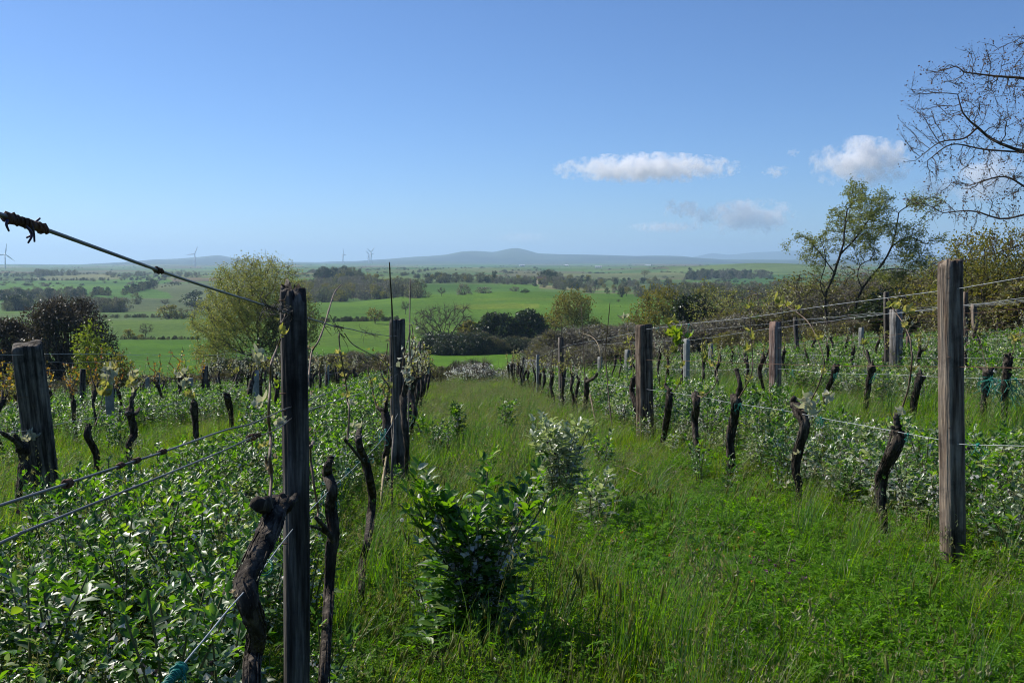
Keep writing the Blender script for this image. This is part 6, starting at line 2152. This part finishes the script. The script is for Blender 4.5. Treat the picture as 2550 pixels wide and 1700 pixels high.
PROTO = {
    'grass': ([grass_tuft('tuft', 900, 34, .09, .10, .30, .0042, ('grass_yel', 'grass_green'), heads=3), grass_tuft('tuft', 901, 34, .10, .08, .26, .0042, ('grass_yel',), heads=4, hsize=.025), grass_tuft('tuft', 902, 36, .10, .06, .24, .0045, ('grass_green', 'grass_yel')),
               grass_tuft('tuft', 903, 34, .10, .10, .32, .005, ('grass_green',)), grass_tuft('tuft', 904, 30, .07, .22, .52, .0048, ('grass_blue', 'grass_green'), .22, heads=3, headm='grass_blue'), grass_tuft('tuft', 905, 26, .06, .25, .58, .0052, ('grass_blue',), .25, heads=4, hsize=.04),
               grass_tuft('tuft', 906, 30, .09, .18, .42, .0034, ('grass_dry', 'grass_yel'), .3, heads=8, hsize=.045), barley_tuft('tuft', 907), barley_tuft('tuft', 908)], None),
    'herbs': ([herb_plant('herb', 920, .24, 10, 'herb_yel', .014, 22), herb_plant('herb', 921, .20, 12, 'herb', .013, 20), herb_plant('herb', 922, .17, 11, 'herb', .028, 6, True), herb_plant('herb', 923, .21, 11, 'herb', .033, 6, True), herb_plant('herb', 924, .30, 8, 'herb_yel', .016, 24)], None),
    'beans': ([bean_mesh('bean', 940, .42, 4, .13), bean_mesh('bean', 941, .50, 3, .13), bean_mesh('bean', 942, .30, 3, .12), bean_mesh('bean', 943, .54, 4, .16, .85), bean_mesh('bean', 944, .40, 4, .14, 1.0, 1.0, .62, 3), bean_mesh('bean', 945, .34, 3, .12, 1.05, 1.0, .75, 3), bean_mesh('bean', 946, .44, 4, .14, .9, 1.0, .5, 4)], None),
}
PICK = {0: ('grass', (0, 1)), 1: ('grass', (2, 3)), 2: ('grass', (4, 5)), 3: ('grass', (6,)), 4: ('herbs', (0, 1, 4)), 5: ('herbs', (2, 3)), 6: ('grass', (7, 8)), 7: ('beans', (0, 1, 2, 3))}
CLEAR = [land(px, py, 1.2, 60)[:2] + (rr_,) for px, py, rr_ in ((1185, 1640, .40), (1400, 1290, .42), (1465, 1345, .22), (1500, 1190, .2), (1143, 1100, .25), (1262, 1080, .22), (2195, 1010, .3))]          # places kept free for the plants that stand alone


def cover():
    g = np.random.default_rng(404)
    U, V_, SC = [], [], []
    rr = np.concatenate([[1.0], np.arange(1.4, 52, .4)])
    half = math.radians(40)
    for r0, r1 in zip(rr[:-1], rr[1:]):
        rm = (r0 + r1) / 2
        area = half * (r1 ** 2 - r0 ** 2)
        dens = 230 if rm < 4.5 else 230 * (4.5 / rm) ** 1.25
        k = int(area * dens)
        r = np.sqrt(g.uniform(r0 ** 2, r1 ** 2, k))
        a = g.uniform(-half, half, k) + YAW
        U.append(np.sin(a) * r)
        V_.append(np.cos(a) * r)
        SC.append(np.full(k, 1.0 if rm < 4.5 else (rm / 4.5) ** .33))
    u, v, s = np.concatenate(U), np.concatenate(V_), np.concatenate(SC)
    ok = (v < 44) & (u > -17) & (u < 24)
    for cu, cv, cr in CLEAR:
        ok &= np.hypot(u - cu, v - cv) > cr * .8
    u, v, s = u[ok], v[ok], s[ok]
    w = zones(u, v)
    w[:, 7] *= .14 * np.clip(np.hypot(u, v) / 4.5, 1, 3.2)             # bean plants are bigger than tufts
    c = np.cumsum(w / w.sum(1, keepdims=True), 1)
    kind = (g.uniform(0, 1, (len(u), 1)) > c).sum(1).clip(0, 7)
    z = terrain(u, v)
    lab = {'grass': 'meadow grass of mixed greens growing along the aisles', 'herbs': 'low leafy herbs carpeting the soil between the vines', 'beans': 'broad bean crop with grey green leaves sown between the rows'}
    nm = {'grass': 'meadow_grass', 'herbs': 'herb_cover', 'beans': 'bean_crop'}
    for grp in ('grass', 'herbs', 'beans'):
        sel, pid = [], []
        for k, (gp, ids) in PICK.items():
            if gp != grp:
                continue
            i = np.nonzero(kind == k)[0]
            sel.append(i)
            pid.append(np.array(ids)[g.integers(0, len(ids), len(i))])
        i = np.concatenate(sel)
        pid = np.concatenate(pid)
        sc1 = s[i] * g.uniform(.7, 1.25, len(i))
        if grp == 'beans':
            sc1 = g.uniform(.6, 1.3, len(i)) * np.clip(np.hypot(u[i], v[i]) / 12, 1, 1.25)
            rs = g.uniform(size=len(i)) < np.where(u[i] > 3, .66, .06)  # right strips get more leaves with the sun's sheen painted in
            pid = np.where(rs, 4 + g.integers(0, 3, len(i)), pid)
            keep = np.hypot(u[i], v[i]) > 1.35
            i, pid, sc1 = i[keep], pid[keep], sc1[keep]
        rot = np.stack([g.normal(0, .12, len(i)), g.normal(0, .12, len(i)), g.uniform(0, 6.28, len(i)) if grp != 'grass' else g.normal(0, .8, len(i))], 1)
        tall = sc1 / np.maximum(1.0, s[i]) * np.clip(1 + .38 * sines(u[i] * 1.6, v[i] * 1.2, 64, 7), .45, 1.8) if grp != 'beans' else sc1
        scatter(nm[grp], PROTO[grp][0], np.stack([u[i], v[i], z[i]], 1), rot, np.stack([sc1, sc1, tall * (.80 if grp == 'grass' else .82 if grp == 'herbs' else 1.0)], 1), pid, lab[grp])
    print('COVER', len(u))


cover()


# ------------------------------------------------------------------ bean plants that stand alone in the aisle: every leaf its own part
LEAFLET = []
for k in range(4):
    V, T, Q = leaflets(np.zeros((1, 3)), np.array([[0, 1.0, 0]]), np.array([[0, 0, 1.0]]), np.array([1.0]), np.array([.5 + .05 * k]), .08 + .05 * k)
    LEAFLET.append(mesh_of('leaf', V, [T, Q], M['bean_leaf']))


LEAFLET_S = [me.copy() for me in LEAFLET]
for me in LEAFLET_S:
    me.materials[0] = M['bean_sheen']


def lone_bean(px, py, H, stems, spread, size, label, seed, dense=1.0, limit=290, sheen=.12):
    x, y, r = land(px, py, 1.2, 60)
    root = empty('bean_plant', (x, y, tz(x, y) - .03), label, 'bean plant', 'bean plants standing alone in the aisle')
    st, O, D, N, L, W, FL = bean_layout(seed, H, stems, spread, size, dense)
    g = np.random.default_rng(seed)
    for P in st:
        V, F_ = tube(P, np.linspace(.0062, .0035, 16), 6, cap=False)
        link('stem', mesh_of('stem', V, F_, M['bean_stem']), root)
    order = np.argsort(g.uniform(size=len(O)))
    for i in order[:limit]:
        D_ = unit(D[i])
        S_ = unit(np.cross(D_, N[i]))
        N_ = np.cross(S_, D_)
        o = link('leaf', (LEAFLET_S if g.random() < sheen else LEAFLET)[g.integers(4)], root)
        m = Matrix(((S_[0], D_[0], N_[0]), (S_[1], D_[1], N_[1]), (S_[2], D_[2], N_[2])))
        o.rotation_euler = m.to_euler()
        o.location = O[i]
        o.scale = (L[i], L[i], L[i])
    rest = order[limit:]
    if len(rest):
        V, T, Q = leaflets(O[rest], D[rest], N[rest], L[rest], W[rest])
        tag(link('leaves', mesh_of('leaves', V, [T, Q], M['bean_sheen' if sheen > .5 else 'bean_leaf']), root), None, None, None, 'stuff')
    if len(FL):
        V, T = leaves_at(np.concatenate([FL, FL + g.normal(0, .008, FL.shape)]), .027, g, .9)
        tag(link('flowers', mesh_of('flowers', V, T, M['bean_flower'], smooth=False), root), None, None, None, 'stuff')


lone_bean(1190, 1645, .93, 18, .33, 1.5, 'big bushy dark broad bean plant in the middle of the aisle', 1001, 1.1)
lone_bean(1075, 1600, .42, 4, .14, 1.1, 'low pale bean shoot at the left foot of the big bean plant', 1002)
lone_bean(1400, 1290, .92, 10, .38, 1.75, 'tall silvery bean plant beyond the big bean plant', 1003, sheen=.95)
lone_bean(1475, 1345, .5, 6, .24, 1.4, 'lower silvery bean plant in front of the tall silvery one', 1004, sheen=.75)
lone_bean(1500, 1190, .5, 5, .2, 1.4, 'small bean plant left of the split squared post', 1005)
lone_bean(1143, 1110, .72, 6, .20, 1.4, 'round bean plant in the grass right of the black aisle vines', 1006)
lone_bean(1262, 1095, .65, 6, .22, 1.4, 'bean plant half sunk in grass between the two aisle rows', 1007)
lone_bean(2195, 1010, .55, 7, .4, 1.7, 'silvery bean clump in the grass by the sleeper post', 1008, sheen=.7)


# ------------------------------------------------------------------ small flowers, seed clocks and dry stalks
def specks():
    g = np.random.default_rng(606)
    G = Geo()
    spots = []
    for m, cnt, (p0, p1, q0, q1), s in ((0, 34, (1150, 1900, 1380, 1700), .011), (1, 46, (1250, 2300, 1150, 1700), .009), (2, 18, (1870, 2010, 1440, 1560), .016), (0, 12, (1500, 1560, 940, 990), .02)):
        for _ in range(cnt):
            x, y, r = land(g.uniform(p0, p1), g.uniform(q0, q1), 1.2, 60)
            c = np.array((x, y, tz(x, y) + g.uniform(.10, .26)))
            C = np.repeat(c[None], 5, 0) + g.normal(0, s * .3, (5, 3))
            V, T = leaves_at(C, s, g, .8)
            G.add(V, [T], m)
    o = link('wildflowers', G.mesh('wildflowers', [M['flower_orange'], M['flower_pink'], M['flower_purple']], smooth=False))
    tag(o, 'tiny orange pink and purple wildflowers dotted through the grass', None, None, 'stuff')
    for k, (px, py, lab) in enumerate(((1001, 1294, 'round white dandelion clock left of the big bean plant'), (1238, 1640, 'white dandelion clock in the shadow below the big bean plant'), (2018, 1562, 'pale seed head in the herbs near the bottom right'))):
        q = at_dist(px, py, land(px, py + 70, 1.2, 60)[2])
        x, y = q.x, q.y
        o = empty('dandelion', (x, y, tz(x, y)), lab, 'dandelion', 'dandelion clocks')
        h = q.z - tz(x, y)
        V, F_ = tube(spline([(0, 0, -.02), (.01, 0, h * .6), (0, 0, h)], 8), .0014, 5)
        link('stem', mesh_of('stem', V, F_, M['bean_stem']), o)
        d = unit(g.normal(size=(110, 3)))
        V, T = leaves_at(np.array((0, 0, h)) + d * .013, .008, g, .7)
        link('seed_head', mesh_of('seed_head', V, T, M['clock_white'], smooth=False), o)
    for k, (path, d0, lab) in enumerate((([(1395, 1610), (1440, 1650), (1520, 1670), (1570, 1690), (1640, 1720)], .004, 'thin dry bramble stem lying in the shaded grass'), ([(1660, 1552), (1690, 1565), (1720, 1600), (1750, 1660)], .004, 'arched pale straw in the grass at the bottom'), ([(1325, 1290), (1370, 1262), (1440, 1258)], .004, 'bent straw right of the big bean plant'), ([(1515, 1190), (1560, 1198), (1600, 1218)], .006, 'pale fallen twig before the split squared post'))):
        P = []
        for q in path:
            x, y, r = land(q[0], q[1], 1.2, 60)
            P.append((x, y, tz(x, y) + .15))
        V, F_ = tube(spline(P, 24), np.linspace(d0, d0 * .5, 24), 5)
        tag(link('dry_stalk', mesh_of('dry_stalk', V, F_, M['straw'])), lab, 'dry stalk', 'dry stalks in the grass')


specks()
# ------------------------------------------------------------------ fair-weather clouds, far above and outside the haze
def cloud_mat(seed, dens, scale, cut):
    m = bpy.data.materials.new('cloud')
    m.use_nodes = True
    n, l = m.node_tree.nodes, m.node_tree.links
    n.remove(n['Principled BSDF'])
    tc = n.new('ShaderNodeTexCoord')
    ln = n.new('ShaderNodeVectorMath')
    ln.operation = 'LENGTH'
    mp = n.new('ShaderNodeMapping')
    mp.inputs['Scale'].default_value = (1, 1, 1.0)
    l.new(tc.outputs['Object'], mp.inputs['Vector'])
    l.new(mp.outputs[0], ln.inputs[0])
    ns = n.new('ShaderNodeTexNoise')
    ns.noise_dimensions = '4D'
    ns.inputs['W'].default_value = seed
    ns.inputs['Scale'].default_value = 1.0
    ns.inputs['Detail'].default_value = 8
    ns.inputs['Roughness'].default_value = 0.68
    ms = n.new('ShaderNodeMapping')
    ms.inputs['Scale'].default_value = scale
    l.new(tc.outputs['Object'], ms.inputs['Vector'])
    l.new(ms.outputs[0], ns.inputs['Vector'])
    a = n.new('ShaderNodeMath')
    a.operation = 'MULTIPLY_ADD'                       # noise*k - radius
    a.inputs[1].default_value = 4.6
    l.new(ns.outputs['Fac'], a.inputs[0])
    neg = n.new('ShaderNodeMath')
    neg.operation = 'MULTIPLY'
    neg.inputs[1].default_value = -1.0
    l.new(ln.outputs['Value'], neg.inputs[0])
    l.new(neg.outputs[0], a.inputs[2])
    mr = n.new('ShaderNodeMapRange')
    mr.inputs['From Min'].default_value = cut
    mr.inputs['From Max'].default_value = cut + .42
    mr.inputs['To Max'].default_value = dens
    l.new(a.outputs[0], mr.inputs['Value'])
    pv = n.new('ShaderNodeVolumePrincipled')
    pv.inputs['Color'].default_value = (1, .985, .985, 1)
    pv.inputs['Anisotropy'].default_value = .2
    l.new(mr.outputs[0], pv.inputs['Density'])
    l.new(pv.outputs[0], n['Material Output'].inputs['Volume'])
    m.cycles.volume_step_rate = 0.35
    return m


def cloud(px, py, w, h, label, seed, dens=.008, cut=1.62, scale=None, r=15000, depth=.45):
    p = at_dist(px, py, r)
    s = r / FPX
    bm_v, bm_f = [], []
    nu, nv = 24, 12
    for i in range(nv + 1):
        t = math.pi * i / nv
        for j in range(nu):
            a = 2 * math.pi * j / nu
            bm_v.append((math.sin(t) * math.cos(a), math.sin(t) * math.sin(a), -math.cos(t)))
    for i in range(nv):
        for j in range(nu):
            bm_f.append((i * nu + j, i * nu + (j + 1) % nu, (i + 1) * nu + (j + 1) % nu, (i + 1) * nu + j))
    asp = w / h
    o = link('cloud', mesh_of('cloud', bm_v, np.array(bm_f), cloud_mat(seed, dens, scale or (1.5 * asp, 1.5 * asp * depth, 1.6), cut)))
    o.location = p
    o.scale = (w / 2 * s * 1.15, w / 2 * s * depth, h / 2 * s * 1.25)
    o.rotation_euler = (0, 0, -math.atan2(p.x, p.y))
    tag(o, label, 'cloud', 'fair weather clouds')


cloud(1608, 420, 425, 64, 'longest flat white cloud, high left of the others', 3.1)
cloud(2145, 405, 225, 102, 'biggest puffy cloud, left of the bare oak boughs', 7.7, cut=1.5)
cloud(1931, 428, 60, 30, 'tiny round cloud between the long and the puffy cloud', 12.2, dens=.008)
cloud(1975, 381, 34, 20, 'tiniest wisp of cloud above the tiny round one', 14.9, dens=.006)
cloud(1700, 520, 110, 44, 'small low cloud right above the faint low bank', 18.3, dens=.009)
cloud(1858, 540, 260, 76, 'pale low cloud bank left of the twin willows', 23.5, dens=.007)
cloud(1660, 566, 190, 26, 'faint thin streak of cloud low over the hills', 29.1, dens=.006)
cloud(2455, 440, 200, 110, 'cloud seen through the bare oak twigs', 33.3, dens=.005)
cloud(2330, 470, 110, 60, 'dim cloud under the tips of the bare oak boughs', 37.9, dens=.005)
cloud(1300, 592, 160, 30, 'faintest cloud low above the peak', 41.0, dens=.0025)
